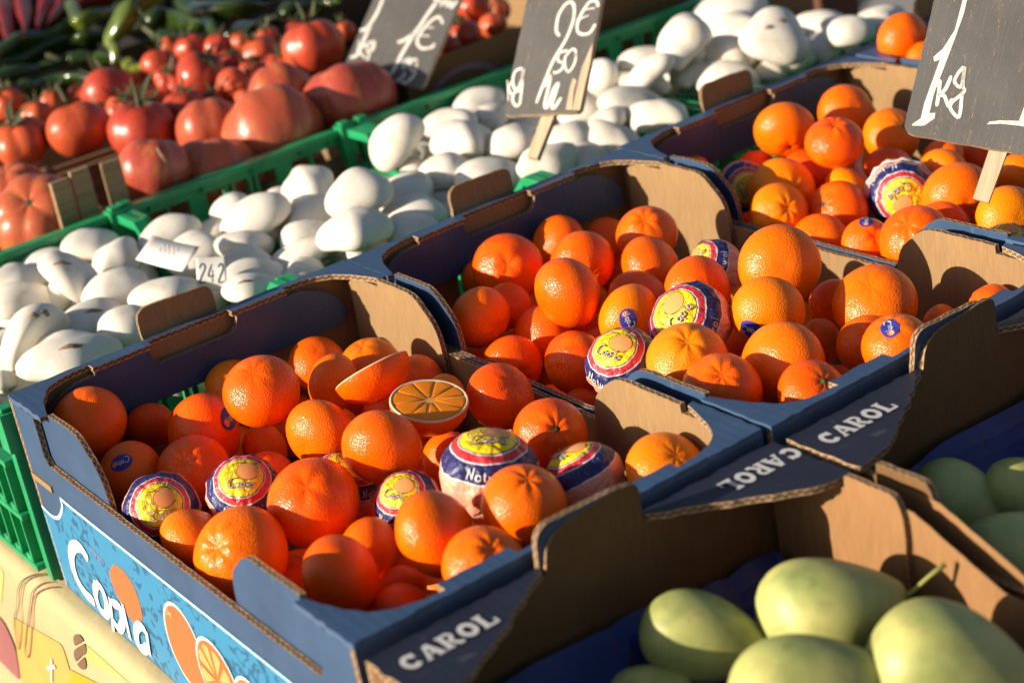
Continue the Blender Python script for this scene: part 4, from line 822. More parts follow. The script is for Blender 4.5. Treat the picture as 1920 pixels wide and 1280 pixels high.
TX1, TY0, TY1 = 1.37, -0.62, 2.45
def cloth_x(y, z):
    d = max(0.0, -z - 0.16)
    return -0.0135 - 0.05 * min(d, 0.5) * (sin(y * 21 + 0.6) + 0.5 * sin(y * 47)) * 0.9 - 0.03 * d
prof = [(TX1, 'e')]
vs, fs = [], []
ys = [TY0 + (TY1 - TY0) * i / 90 for i in range(91)]
def row(y):
    r = [(TX1 + 0.012, y, -0.5), (TX1 + 0.010, y, -0.02), (TX1, y, -0.001), (0.7, y, -0.001), (0.012, y, -0.001)]
    for k in range(1, 6):
        a = pi / 2 * k / 5; r.append((0.0005 - 0.0140 * sin(a), y, -0.015 + 0.014 * cos(a)))
    for z in (-0.05, -0.09, -0.13, -0.17, -0.22, -0.28, -0.36, -0.46, -0.58): r.append((cloth_x(y, z), y, z))
    return r
for y in ys: vs += row(y)
nr = len(row(0))
for i in range(len(ys) - 1):
    for j in range(nr - 1): fs.append((i * nr + j, i * nr + j + 1, (i + 1) * nr + j + 1, (i + 1) * nr + j))
cloth = link('tablecloth', mesh('tablecloth', vs, fs, CLOTH, smooth=True))
tag(cloth, 'cream oilcloth with cutlery and coffee bean prints hanging over the table edge', 'tablecloth')
def CW(y, z, l):   # a point on the hanging side or the rounded edge of the cloth
    if z > -0.015:
        s = min(1.35, (z + 0.015) / 0.014); return Vector((-0.0135 + 0.0140 * (1 - cos(min(s, pi / 2))) - l * cos(min(s, 1.5)), y, -0.015 + 0.014 * sin(min(s, pi / 2)) + l * sin(min(s, pi / 2)) + (0 if s < 1.3 else 0)))
    return Vector((cloth_x(y, z) - l, y, z))
decal_polys('printed_patch', [rounded([(y, min(z, -0.016)) for y, z in CLOTHP['green1']], 0.02)], CW, C_GREEN, cloth, 0.0004)
decal_polys('printed_patch', [rounded([(0.60, -0.017), (0.72, -0.02), (0.72, -0.075), (0.645, -0.070)], 0.012)], CW, C_GREEN, cloth, 0.0004)
decal_polys('printed_patch', [rounded([(0.62, -0.07), (0.497, -0.044), (0.500, -0.13), (0.66, -0.155)], 0.008)], CW, C_YEL, cloth, 0.0007)
decal_polys('printed_patch', [CLOTHP['yellow2']], CW, C_YEL2, cloth, 0.0010)
decal_polys('printed_patch', [rounded([(0.664, -0.087), (0.650, -0.089), (0.640, -0.11), (0.66, -0.155), (0.80, -0.155), (0.80, -0.10)], 0.01)], CW, C_PINK, cloth, 0.0013)
for bn in CLOTHP['beans']:
    cx = sum(p[0] for p in bn) / len(bn); cz = sum(p[1] for p in bn) / len(bn) - 0.030 if bn[0][1] > -0.01 else sum(p[1] for p in bn) / len(bn) - 0.026
    dx, dz = bn[2][0] - bn[0][0], bn[2][1] - bn[0][1]; L = sqrt(dx * dx + dz * dz); dx /= L; dz /= L
    pol = []
    for sgn in (1, -1):
        p = [(cx + dx * 0.015 * cos(t) - dz * sgn * (0.001 + 0.0075 * sin(t)), cz + dz * 0.015 * cos(t) + dx * sgn * (0.001 + 0.0075 * sin(t))) for t in [pi * i / 8 for i in range(9)]]
        pol.append(p)
    decal_polys('printed_bean', pol, CW, C_BROWN, cloth, 0.0009)
decal_strokes('printed_fork', [(0.0011, CLOTHP['fork']), (0.0009, [(0.60, -0.06), (0.622, -0.10)]), (0.0009, [(0.606, -0.06), (0.626, -0.102)])], lambda x, y, l: CW(x, y, l + 0.0013), C_BROWN, cloth)
decal_strokes('printed_spoon', [(0.0013, CLOTHP['spoon'])], lambda x, y, l: CW(x, y, l + 0.0013), C_RED, cloth)
decal_strokes('printed_letter', [(0.006, p) for p in CLOTHP['letter']], lambda x, y, l: CW(x, y, l + 0.0015), PRINT_WHITE, cloth)
table = thing('market_table', 'trestle table under the cream oilcloth', 'table', (0, 0, 0))
boxes('tabletop', [(0.004, TX1 - 0.004, TY0 + 0.01, TY1 - 0.01, -0.014, -0.003)], WOOD, table)
for x in (0.08, TX1 - 0.08):
    for y in (TY0 + 0.1, TY1 - 0.1): boxes('leg', [(x - 0.02, x + 0.02, y - 0.02, y + 0.02, -0.85, -0.0145)], WOOD, table)

# ------------------------------------------------------------------ cardboard boxes
T = 0.0042
def long_side(root, W, D, H, far, outer, style, rng):
    """one 30 cm side with its ledge, corner gussets and standing handle tab; far=True at y=D, else mirrored at y=0"""
    Y = (lambda y: y) if far else (lambda y: D - y)
    s = 1 if far else -1
    pl = lambda name, poly, y, th, mats, holes=(), jit=0.0: prism(name, poly, (0, Y(y), 0), (1, 0, 0), (0, 0, 1), (0, s, 0), th, mats, root, holes, jit, rng)
    inside = KRAFT if style == 'orange' else KRAFT_SHADED  # mango long sides take the board with shade in its colour
    if style == 'orange':
        hole = rounded([(0.10, 0.094), (0.20, 0.094), (0.20, 0.120), (0.10, 0.120)], 0.011)
        pl('outer_panel', [(0, 0), (W, 0), (W, H - T), (0, H - T)], D - T, T, (outer, inside, EDGE), [hole])
        g = [(W, D - 0.064), (W - 0.006, D - 0.0625), (W - 0.0095, D - 0.050), (W - 0.015, D - 0.034), (W - 0.023, D - 0.020), (W - 0.034, D - 0.0115), (W - 0.048, D - 0.0070), (W - 0.064, D - 0.0055)]
        a, b = 0.1135, 0.1845
        ledge = [(0, D), (W, D)] + g + [(W - 0.064, D - 0.0135), (b, D - 0.0135), (b, D - 0.0050), (a, D - 0.0050), (a, D - 0.0135), (0.064, D - 0.0135)] + [(W - x, y) for x, y in g[::-1]]
        prism('rim_ledge', [(x, Y(y)) for x, y in ledge], (0, 0, H - T), (1, 0, 0), (0, 1, 0), (0, 0, 1), T, (outer, inside, EDGE, BLUE_FOLD), root, (), 0.0008, rng, fold=lambda x, y: abs(y - Y(D)) < 0.0016 or x < 0.0016 or x > W - 0.0016)
        r = [(W - 0.064, H - T - .0005), (W - 0.064, H - 0.0065), (W - 0.050, H - 0.0070), (W - 0.036, H - 0.011), (W - 0.024, H - 0.019), (W - 0.0165, H - 0.029), (W - 0.0145, H - 0.039), (W - 0.018, H - 0.045), (W - 0.026, H - 0.047)]
        notch = [(0.110, H - T - .0005), (0.112, H - 0.013), (0.118, H - 0.0175), (0.180, H - 0.0175), (0.186, H - 0.013), (0.188, H - T - .0005)]
        pl('inner_panel', notch + r + [(W - x, z) for x, z in r[::-1]], D - 0.0135, T, (inside, outer, EDGE))
        tabz0, tabz1 = H - 0.016, H + 0.0225
        tab = rounded([(0.1155, tabz0), (0.1815, tabz0), (0.1825, tabz1 - 0.002), (0.1160, tabz1)], [0.006, 0.006, 0.009, 0.012])
        o = prism('handle_tab', tab, (0, Y(D - 0.0088), 0), (1, 0, 0), (0, 0.10 * s, 0.995), (0, s * 0.995, -0.10), T * 0.85, (outer, inside, EDGE), root, (), 0.0005, rng)
    else:
        pl('outer_panel', [(0, 0), (W, 0), (W, H - T), (0, H - T)], D - T, T, (outer, inside, EDGE))
        prism('rim_gusset', [(x, Y(y)) for x, y in rounded([(0, D), (0, D - 0.060), (0.030, D - 0.055), (0.116, D - 0.0045), (0.116, D)], [0, .004, .006, .003, 0])], (0, 0, H - T), (1, 0, 0), (0, 1, 0), (0, 0, 1), T, (BLACKPR, inside, EDGE), root, (), 0.0011, rng)
        prism('rim_gusset', [(x, Y(y)) for x, y in rounded([(W, D), (W, D - 0.066), (W - 0.022, D - 0.063), (0.192, D - 0.0045), (0.192, D)], [0, .004, .010, .003, 0])], (0, 0, H - T), (1, 0, 0), (0, 1, 0), (0, 0, 1), T, (BLACKPR, inside, EDGE), root, (), 0.0011, rng)
        tab = rounded([(0.1175, H - T + .0003), (0.1905, H - T + .0003), (0.1895, H + 0.0225), (0.178, H + 0.0245), (0.136, H + 0.0215), (0.121, H + 0.0145)], [0, 0, 0.006, 0.012, 0.012, 0.008])
        prism('handle_tab', tab, (0, Y(D - T), 0), (1, 0, 0), (0, 0, 1), (0, s, 0), T, (outer, inside, EDGE), root, (), 0.0006, rng)
        for k, (x0, fl) in enumerate(((0.0105, 1), (0.3015, -1))):
            pol = slab_text('CAROL', 0.0145, 0.0118)
            y0 = D - (0.0275 if fl > 0 else 0.0130)
            decal_polys('printed_lettering', pol, lambda x, y, l, x0=x0, fl=fl, y0=y0: Vector((x0 + fl * x if fl > 0 else x0 - 0.003 - x, Y(y0 + fl * y * (1 if far else -1)), H + l)), PRINT_WHITE, root, 0.0003)
def end_side(root, W, D, H, right, outer, style, rng):
    X = (lambda x: W - x) if right else (lambda x: x)
    s = -1 if right else 1      # inward direction along x
    KI = KRAFT if style == 'orange' else KRAFT_OR
    low, hh = 0.1235, H - T - 0.0004
    cs = 0.046
    a = T + .0004
    pol = [(a, 0.0), (D - a, 0.0), (D - a, hh), (D - cs, hh), (D - cs, low + 0.006), (D - cs - 0.006, low), (cs + 0.006, low), (cs, low + 0.006), (cs, hh), (a, hh)]
    prism('end_panel', pol, (X(0.0), 0, 0), (0, 1, 0), (0, 0, 1), (s, 0, 0), T, (KI, outer, EDGE, BLUE_FOLD if style == 'orange' else KRAFT_SHADED), root, (), 0.0004, rng, fold=lambda y, z: y < 0.006 or y > D - 0.006 or z > hh - 0.002)
    x0 = 0.0052
    for ln, f in ((0.148, lambda y: D - y), (0.163, lambda y: y)):
        e = 0.0062 if style == 'orange' else 0.0050
        e2 = 0.0185 if style == 'orange' else 0.0050
        if style == 'orange':
            p = [(e2, 0.004), (ln - 0.004, 0.004), (ln, 0.122), (ln - 0.003, 0.146), (ln - 0.030, H + 0.0005), (0.066, H + 0.0005), (0.0655, hh - 0.001), (e2, hh - 0.001)]
            rr = [0, 0, 0.01, 0.012, 0.010, 0, 0, 0]
        else:
            p = [(e2, 0.004), (0.112, 0.004), (0.112, 0.152), (0.107, H + 0.003), (0.068, H + 0.003), (0.0675, hh - 0.001), (e2, hh - 0.001)]
            rr = [0, 0, 0.004, 0.006, 0, 0, 0]
        prism('corner_post', [(f(y), z) for y, z in rounded(p, rr, 4)], (X(x0), 0, 0), (0, 1, 0), (0, 0, 1), (s, 0, 0), T, (KI, outer, EDGE), root, (), 0.0005, rng)
    if style != 'orange':   # second ply that slopes from the posts down to the low side
        for f in ((lambda y: D - y), (lambda y: y)):
            p = [(0.07, 0.10), (0.20, 0.10), (0.20, low + 0.004), (0.178, low + 0.005), (0.116, 0.156), (0.07, 0.158)]
            prism('end_slope', [(f(y), z) for y, z in p], (X(T + .0003), 0, 0), (0, 1, 0), (0, 0, 1), (s, 0, 0), 0.0006, (KI, KI, EDGE), root, (), 0.0004, rng)
def carton(name, label, cat, pose, W, D, H, outer, style, group, seed):
    rng = random.Random(seed)
    root = thing(name, label, cat, (pose[0], pose[1], 0.0), pose[2], group)
    e = T + .0006
    prism('floor_panel', [(e, e), (W - e, e), (W - e, D - e), (e, D - e)], (0, 0, 0.001), (1, 0, 0), (0, 1, 0), (0, 0, 1), 0.003, (KRAFT, KRAFT, EDGE), root)
    for far in (True, False): long_side(root, W, D, H, far, outer, style, rng)
    for right in (True, False): end_side(root, W, D, H, right, outer, style, rng)
    return root
BW, BD, BH = 0.2985, 0.50, 0.168
POSE = {'A': (-0.0015, 0.0019, -0.0108), 'B': (0.3023, -0.0038, -0.0006), 'C': (0.6082, 0.0019, 0.0113), 'D': (0.9125, 0.006, 0.0113)}
GB = 'blue printed mandarin boxes in a row'
boxA = carton('mandarin_box', 'nearest blue mandarin box, with white script and orange slices printed on its end', 'box', POSE['A'], BW, BD, BH, BLUE, 'orange', GB, 1)
boxB = carton('mandarin_box', 'middle blue mandarin box, its end hidden by the printed one before it', 'box', POSE['B'], BW, BD, BH, BLUE, 'orange', GB, 2)
boxC = carton('mandarin_box', 'blue mandarin box that the large slate sign stands in', 'box', POSE['C'], BW, BD, BH, BLUE, 'orange', GB, 3)
boxD = carton('mandarin_box', 'farthest blue mandarin box, mostly behind the large slate sign', 'box', POSE['D'], BW, BD, BH, BLUE, 'orange', GB, 4)
GM = 'brown mango cartons in front of the mandarin boxes'
mcA = carton('mango_carton', 'brown mango carton nearest us, black gussets with white lettering', 'box', (-0.0030, -0.5090, -0.003), BW, BD, 0.1625, KRAFT_SHADED, 'mango', GM, 5)
mcB = carton('mango_carton', 'brown mango carton at the right border, in front of the middle mandarin box', 'box', (0.3035, -0.5150, 0.0), BW, BD, 0.1625, KRAFT_SHADED, 'mango', GM, 6)

boxes('slot_edge', [(-0.0012, -0.0001, 0.4575, 0.4965, 0.0985, 0.1040)], KRAFT, boxA)
# printed end of the nearest box
def AW(y, z, l): return Vector((-l, y, z))
CP = COPLA
edge_line = [(0.4985, 0.0728)] + [tuple(p) for p in CP['border'][1:5]] + [(0.4238, 0.0980), (0.02, 0.0985)]
bl = [tuple(v) for v in curve([Vector(p) for p in edge_line[:5]], 6)] + [(0.4238, 0.0980), (0.02, 0.0985)]
art = decal_polys('printed_panel', [bl + [(0.006, 0.090), (0.006, 0.002), (0.497, 0.002)]], AW, ART, boxA, 0.0003)
decal_strokes('printed_border', [(0.0030, bl)], lambda x, y, l: AW(x, y, l + 0.0003), PRINT_LINE, boxA, 1)
decal_strokes('printed_border', [(0.0012, [(0.4945, 0.066), (0.4945, 0.004)])], lambda x, y, l: AW(x, y, l + 0.0003), PRINT_LINE, boxA, 1)
def closed(p, n=6): return [tuple(v) for v in curve([Vector(q) for q in (list(p) + [p[0]])], n)][:-1]
decal_polys('printed_oval', [closed(CP['oval'])], AW, PRINT_ORANGE, boxA, 0.0006)
decal_strokes('printed_lettering', [(0.0105, CP['C']), (0.0085, CP['o']), (0.0085, CP['p1']), (0.0085, CP['p2']), (0.0085, CP['l']), (0.0085, CP['a1']), (0.0085, CP['a2'])], lambda x, y, l: AW(x, y, l + 0.0009), PRINT_WHITE, boxA, 6)
decal_strokes('printed_small_text', [(0.0016, [(0.405 - 0.006 * i, 0.0735 - 0.0012 * i), (0.402 - 0.006 * i, 0.0690 - 0.0012 * i)]) for i in range(4)], lambda x, y, l: AW(x, y, l + 0.0009), PRINT_RED, boxA, 1)
def ell(cx, cy, rx, ry, rot, n=28):
    return [(cx + rx * cos(t) * cos(rot) - ry * sin(t) * sin(rot), cy + rx * cos(t) * sin(rot) + ry * sin(t) * cos(rot)) for t in [2 * pi * i / n for i in range(n)]]
decal_polys('printed_fruit', [ell(0.262, 0.049, 0.029, 0.036, 0.25)], AW, PRINT_WHITE, boxA, 0.0006)
decal_polys('printed_fruit', [ell(0.262, 0.049, 0.0262, 0.0332, 0.25)], AW, PRINT_ORANGE, boxA, 0.0009)
decal_strokes('printed_fruit_star', [(0.0022, [(0.272 + 0.006 * cos(a), 0.072 + 0.0045 * sin(a)), (0.272 - 0.006 * cos(a), 0.072 - 0.0045 * sin(a))]) for a in (0.4, 1.5, 2.6)], lambda x, y, l: AW(x, y, l + 0.0012), PRINT_LORANGE, boxA, 1)
for (cx, cy, rx, ry) in ((0.213, 0.045, 0.030, 0.033), (0.165, 0.040, 0.026, 0.030)):
    decal_polys('printed_slice', [ell(cx, cy, rx, ry, 0.2)], AW, PRINT_WHITE, boxA, 0.0012)
    decal_polys('printed_slice', [ell(cx, cy, rx * .91, ry * .91, 0.2)], AW, PRINT_ORANGE, boxA, 0.0015)
    sg = []
    for k in range(9):
        a0 = 2 * pi * k / 9 + 0.2
        sg.append([(cx + rx * q * cos(a0 + t), cy + ry * q * sin(a0 + t)) for q, t in ((0.12, 0.33), (0.78, 0.08), (0.84, 0.33), (0.78, 0.60))])
    decal_polys('printed_segment', sg, AW, PRINT_LORANGE, boxA, 0.0018)

# brown carton of loose tomatoes behind the crates
rngE = random.Random(9)
tc = thing('tomato_carton', 'brown carton of tomatoes between the two left slates, tan inside', 'box', (0.655, 0.932, 0), 0.0)
prism('floor_panel', [(0.006, 0.006), (0.40, 0.006), (0.40, 0.40), (0.006, 0.40)], (0, 0, 0.001), (1, 0, 0), (0, 1, 0), (0, 0, 1), 0.003, (KRAFT, KRAFT, EDGE), tc)
prism('front_panel', [(0, 0), (0.41, 0), (0.41, 0.178), (0, 0.172)], (0, 0, 0), (1, 0, 0), (0, 0, 1), (0, 1, 0), T, (KRAFT, KRAFT_SHADED, EDGE), tc, (), 0.0006, rngE)
ap = [(0.075 + 0.068 * cos(radians(180 - 7.5 * i)), 0.085 + 0.067 * sin(radians(180 - 7.5 * i))) for i in range(25)]
decal_strokes('printed_arch', [(0.006, ap)], lambda x, y, l: Vector((x, -l, y)), plain('print_mauve', (0.20, 0.11, 0.16), 0.6), tc, 1)
prism('back_panel', [(0, 0), (0.41, 0), (0.41, 0.10), (0, 0.10)], (0, 0.405, 0), (1, 0, 0), (0, 0, 1), (0, 1, 0), T, (KRAFT_SHADED, KRAFT_SHADED, EDGE), tc, (), 0.0006, rngE)
prism('end_panel', [(0.005, 0), (0.4045, 0), (0.4045, 0.15), (0.30, 0.15), (0.22, 0.12), (0.13, 0.15), (0.005, 0.172)], (0.0, 0, 0), (0, 1, 0), (0, 0, 1), (1, 0, 0), T, (KRAFT, KRAFT_SHADED, EDGE), tc, (), 0.0006, rngE)
prism('end_panel', [(0.005, 0), (0.4045, 0), (0.4045, 0.165), (0.005, 0.172)], (0.405, 0, 0), (0, 1, 0), (0, 0, 1), (-1, 0, 0), T, (KRAFT, BLUE, EDGE), tc, (), 0.0006, rngE)
prism('rim_gusset', rounded([(0.41, 0.0), (0.33, 0.0), (0.37, 0.03), (0.385, 0.10), (0.41, 0.11)], 0.01), (0, 0, 0.1725), (1, 0, 0), (0, 1, 0), (0, 0, 1), T, (BLUE, KRAFT, EDGE), tc, (), 0.0006, rngE)
prism('rim_gusset', rounded([(0.41, 0.41), (0.41, 0.29), (0.38, 0.30), (0.36, 0.37), (0.28, 0.41)], 0.01), (0, 0, 0.1655), (1, 0, 0), (0, 1, 0), (0, 0, 1), T, (BLUE, KRAFT, EDGE), tc, (), 0.0006, rngE)
# a second carton right of it, whose tan side shows through the crate windows
tc2 = thing('tan_carton', 'open tan cardboard carton seen through the windows of the far green crate', 'box', (1.075, 0.925, 0), 0.0)
prism('end_panel', [(0.0, 0), (0.34, 0), (0.34, 0.155), (0, 0.16)], (0.0, 0, 0), (0, 1, 0), (0, 0, 1), (1, 0, 0), T, (KRAFT, KRAFT, EDGE), tc2, (), 0.0006, rngE)
prism('end_panel', [(0.0, 0), (0.34, 0), (0.34, 0.14), (0, 0.14)], (0.20, 0, 0), (0, 1, 0), (0, 0, 1), (1, 0, 0), T, (KRAFT, KRAFT, EDGE), tc2, (), 0.0006, rngE)
prism('floor_panel', [(0.006, 0.0), (0.195, 0.0), (0.195, 0.33), (0.006, 0.33)], (0, 0, 0.001), (1, 0, 0), (0, 1, 0), (0, 0, 1), 0.003, (KRAFT, KRAFT, EDGE), tc2)
prism('back_panel', [(0.0045, 0), (0.1995, 0), (0.1995, 0.145), (0.0045, 0.15)], (0, 0.334, 0), (1, 0, 0), (0, 0, 1), (0, 1, 0), T, (KRAFT, KRAFT, EDGE), tc2, (), 0.0006, rngE)

# ------------------------------------------------------------------ green mushroom crates
CW_, CD, CH = 0.272, 0.375, 0.146
def green_crate():
    root = thing('green_crate', '', 'crate', (0, 0, 0), 0, 'green plastic mushroom crates in a row')
    W, D, H = CW_, CD, CH
    boxes('base', [(0.004, W - 0.004, 0.004, D - 0.004, 0.008, 0.012)] + [(x, x + 0.010, 0.004, D - 0.004, 0.0, 0.0079) for x in (0.02, 0.08, 0.14, 0.20, 0.245)], CRATE, root)
    for far in (True, False):
        Y = (lambda a, b: (D - b, D - a)) if far else (lambda a, b: (a, b))
        L = []
        y0, y1 = Y(0.0, 0.004)
        L.append((0.014, W - 0.014, y0, y1, 0.014, 0.074))                          # closed lower wall
        y0, y1 = Y(-0.004, 0.004)
        for z in (0.012, 0.045, 0.0745): L.append((0.014, W - 0.014, y0, y1, z, z + 0.0045))
        for x in (0.050, 0.118, 0.126, 0.146, 0.154, 0.222): L.append((x - 0.002, x + 0.002, *Y(-0.003, 0.003), 0.0795, 0.1295))
        for x in (0.0845, 0.1875): L.append((x - 0.010, x + 0.010, *Y(-0.002, 0.003), 0.0795, 0.1295))
        for x in (0.03, 0.06, 0.09, 0.12, 0.15, 0.18, 0.21, 0.24): L.append((x - 0.0012, x + 0.0012, *Y(-0.0045, -0.0002), 0.0170, 0.0740))
        boxes('side_wall', L, CRATE, root, 0.0006)
        # rounded window corners under the top bar
        boxes('rim', [(0.012, W - 0.012, *Y(-0.006, 0.0075), H - 0.007, H), (0.012, W - 0.012, *Y(-0.0045, 0.0025), H - 0.0165, H - 0.0072)] + [(x, x + 0.004, *Y(0.0027, 0.0068), H - 0.013, H - 0.0072) for x in (0.03, 0.09, 0.15, 0.21, 0.245)], CRATE, root, 0.0008)
    for right in (False, True):
        X = (lambda a, b: (W - b, W - a)) if right else (lambda a, b: (a, b))
        L = [(*X(0.004, 0.007), 0.014, D - 0.014, 0.014, 0.104)]
        for z in (0.006, 0.052, 0.100): L.append((*X(-0.006, 0.0035), 0.014, D - 0.014, z, z + 0.005))
        n = 15
        for i in range(n):
            y = 0.022 + (D - 0.044) * i / (n - 1); L.append((*X(-0.0052, 0.0036), y - 0.0014, y + 0.0014, 0.0112, 0.0519)); L.append((*X(-0.0052, 0.0036), y - 0.0014, y + 0.0014, 0.0572, 0.0999))
        for i in range(n - 1):
            y = 0.022 + (D - 0.044) * (i + 0.5) / (n - 1); L.append((*X(-0.0056, 0.0036), y - 0.0115, y - 0.001, 0.0573, 0.0632)); L.append((*X(-0.0056, 0.0036), y - 0.0115, y - 0.001, 0.0113, 0.0170))
        boxes('end_wall', L, CRATE, root, 0.0004)
        bm = bmesh.new()
        # top bar of the end: high at both corners, dipping in the middle
        prof = [(0.012, H), (0.052, H), (0.085, 0.1145), (D - 0.085, 0.1145), (D - 0.052, H), (D - 0.012, H)]
        low = [(y, z - 0.009) for y, z in prof]
        xa, xb = X(-0.006, 0.0075)
        ring = []
        for x in (xa, xb): ring.append([bm.verts.new((x, y, z)) for y, z in prof] + [bm.verts.new((x, y, z)) for y, z in low])
        m_ = len(prof)
        for i in range(m_ - 1):
            for r_, fl in ((ring[0], 1), (ring[1], 0)):
                q = [r_[i], r_[i + 1], r_[m_ + i + 1], r_[m_ + i]]; bm.faces.new(q if fl else q[::-1])
            bm.faces.new([ring[0][i], ring[1][i], ring[1][i + 1], ring[0][i + 1]]); bm.faces.new([ring[0][m_ + i], ring[0][m_ + i + 1], ring[1][m_ + i + 1], ring[1][m_ + i]])
        for i in (0, m_ - 1): bm.faces.new([ring[0][i], ring[0][m_ + i], ring[1][m_ + i], ring[1][i]])
        bmesh.ops.recalc_face_normals(bm, faces=list(bm.faces))
        bm_obj('end_bar', bm, CRATE, root, 0.0008)
    for x0 in (-0.004, W - 0.0135):
        for y0 in (-0.004, D - 0.0135):
            boxes('corner_post', [(x0, x0 + 0.0175, y0, y0 + 0.0175, H - 0.030, H + 0.003), (x0 + 0.0035, x0 + 0.0140, y0 + 0.0035, y0 + 0.0140, 0.0, H - 0.0302), (x0 + 0.003, x0 + 0.0145, y0 + 0.003, y0 + 0.0145, H + 0.0032, H + 0.0065)], CRATE, root, 0.0012)
    return root
def copy_tree(src, **kw):
    r = src.copy(); COL.objects.link(r)
    for ch in list(src.children):
        c = ch.copy(); COL.objects.link(c); c.parent = r
        for g in list(ch.children):
            d = g.copy(); COL.objects.link(d); d.parent = c
    return r
crate0 = green_crate()
CR = [((0.000, 0.516, 0), 0.0, 'green crate at the left border, its ribbed end showing beside the printed box'),
      ((0.279, 0.520, 0), 0.010, 'green crate of mushrooms behind the nearest mandarin box'),
      ((0.558, 0.522, 0), -0.004, 'green crate with the staked slate in its mushrooms'),
      ((0.836, 0.518, 0), 0.006, 'farthest green crate, right of the staked slate')]
for i, (loc, rz, lab) in enumerate(CR):
    c = crate0 if i == 0 else copy_tree(crate0)
    c.location = loc; c.rotation_euler = (0, 0, rz); c['label'] = lab

# ------------------------------------------------------------------ mushrooms
NM = 8
def cap_mesh(seed):
    r = random.Random(seed); lob = r.uniform(0.03, 0.12); k = r.choice([2, 3, 3, 4]); ph0 = r.uniform(0, 6.28); sq = r.uniform(0.72, 0.86); asym = r.uniform(-0.18, 0.18)
    dent = Vector((r.uniform(-.5, .5), r.uniform(-.5, .5), 0.8)).normalized(); dd = r.uniform(0.0, 0.07)
    def fn(d):
        th = acos(max(-1, min(1, d.z))); ph = atan2(d.y, d.x)
        if th < 2.05: R = 1.0
        else: R = 1.0 - 0.55 * ((th - 2.05) / (pi - 2.05)) ** 0.7
        R *= 1 + lob * sin(th) ** 2 * cos(k * ph + ph0) + 0.050 * wave3(d, seed, 1.0) + 0.014 * wave3(d, seed + 3, 2.6) - dd * exp(-((1 - d.dot(dent)) / 0.10))
        p = d * R; z = p.z * (sq if p.z > 0 else 0.62)
        return Vector((p.x * (1 + asym), p.y * (1 - asym * 0.6), z))
    vs, fs = sphere_verts(fn, 30, 22)
    return mesh('mushroom_cap', vs, fs, MUSH, smooth=True)
CAPS = [cap_mesh(100 + i) for i in range(NM)]
def stem_mesh():
    pts = [(0, 0, -0.30), (0.01, 0, -0.55), (0.02, 0.01, -0.80), (0.03, 0.015, -1.02)]
    return tube_mesh('mushroom_stem', pts, [0.46, 0.42, 0.44, 0.40], MUSH, 14)
MSTEM = stem_mesh()
def scar_mesh(cap_seed):
    return None
MTILT = {'m3': (0.55, -0.2, 0.5), 'm6': (-0.25, 0.75, 0.30), 'm40': (-0.35, 0.15, 0.5), 'm31': (-0.15, -0.1, 0.9), 'm56': (-0.9, 0.1, 0.3), 'm61': (-0.5, 0.3, 0.8), 'm72': (-0.2, -0.6, 0.8), 'm62': (-0.3, 0.4, 0.7)}
rm = random.Random(77)
for i, (mid, x, y, z, r, asp, lab) in enumerate(MUSHROOMS):
    root = thing('mushroom', lab, 'mushroom', (x, y, z - 0.1 * r), 0, 'white mushrooms in the green crates')
    ax = Vector(MTILT[mid]) if mid in MTILT else Vector((rm.uniform(-.35, .25), rm.uniform(-.35, .25), 1))
    q = Vector((0, 0, 1)).rotation_difference(ax.normalized()) @ Quaternion((0, 0, 1), rm.uniform(0, 6.28))
    c = link('cap', CAPS[i % NM], root); c.rotation_mode = 'QUATERNION'; c.rotation_quaternion = q; k_ = r * (1.30 if r < 0.0275 else 1.14); c.scale = (k_, k_ * rm.uniform(.86, 1.0), k_ * max(.66, min(1.0, asp + .08)))
    s = link('stem', MSTEM, root); s.rotation_mode = 'QUATERNION'; s.rotation_quaternion = q; s.scale = (r, r, r * 0.95)
    if mid in ('m3', 'm9', 'm12', 'm27', 'm72', 'm6'):   # the brown slits in these caps
        for kk in range(2 if mid in ('m72', 'm6') else 1):
            cam_d = (Vector(cam.location) - Vector((x, y, z))).normalized()
            d0 = (cam_d * 0.55 + Vector((rm.uniform(-.3, .1) + 0.5 * kk, -.15, 0.75))).normalized()
            t1 = d0.cross(Vector((.3, .8, .2))).normalized(); b1 = d0.cross(t1)
            me_ = CAPS[i % NM]; pts = []
            inv = q.inverted()
            def surf(dw):
                dl = inv @ dw
                best = max(me_.vertices, key=lambda v: v.co.normalized().dot(dl)); near = sorted(me_.vertices, key=lambda v: -v.co.normalized().dot(dl))[:3]
                ln = sum(v.co.length for v in near) / 3
                return c.rotation_quaternion @ Vector((dl.x * ln * c.scale[0], dl.y * ln * c.scale[1], dl.z * ln * c.scale[2]))
            L = [surf((d0 + t1 * (0.34 * (j / 4 - 0.5) * 2) * (0.5 if mid in ('m72', 'm6') else 1) + b1 * 0.03 * sin(j * 2)).normalized()) * 0.985 for j in range(5)]
            link('scar', tube_mesh('scar', L, [r * 0.02, r * 0.07, r * 0.09, r * 0.06, r * 0.015], MUSH_DIRT, 6), root)

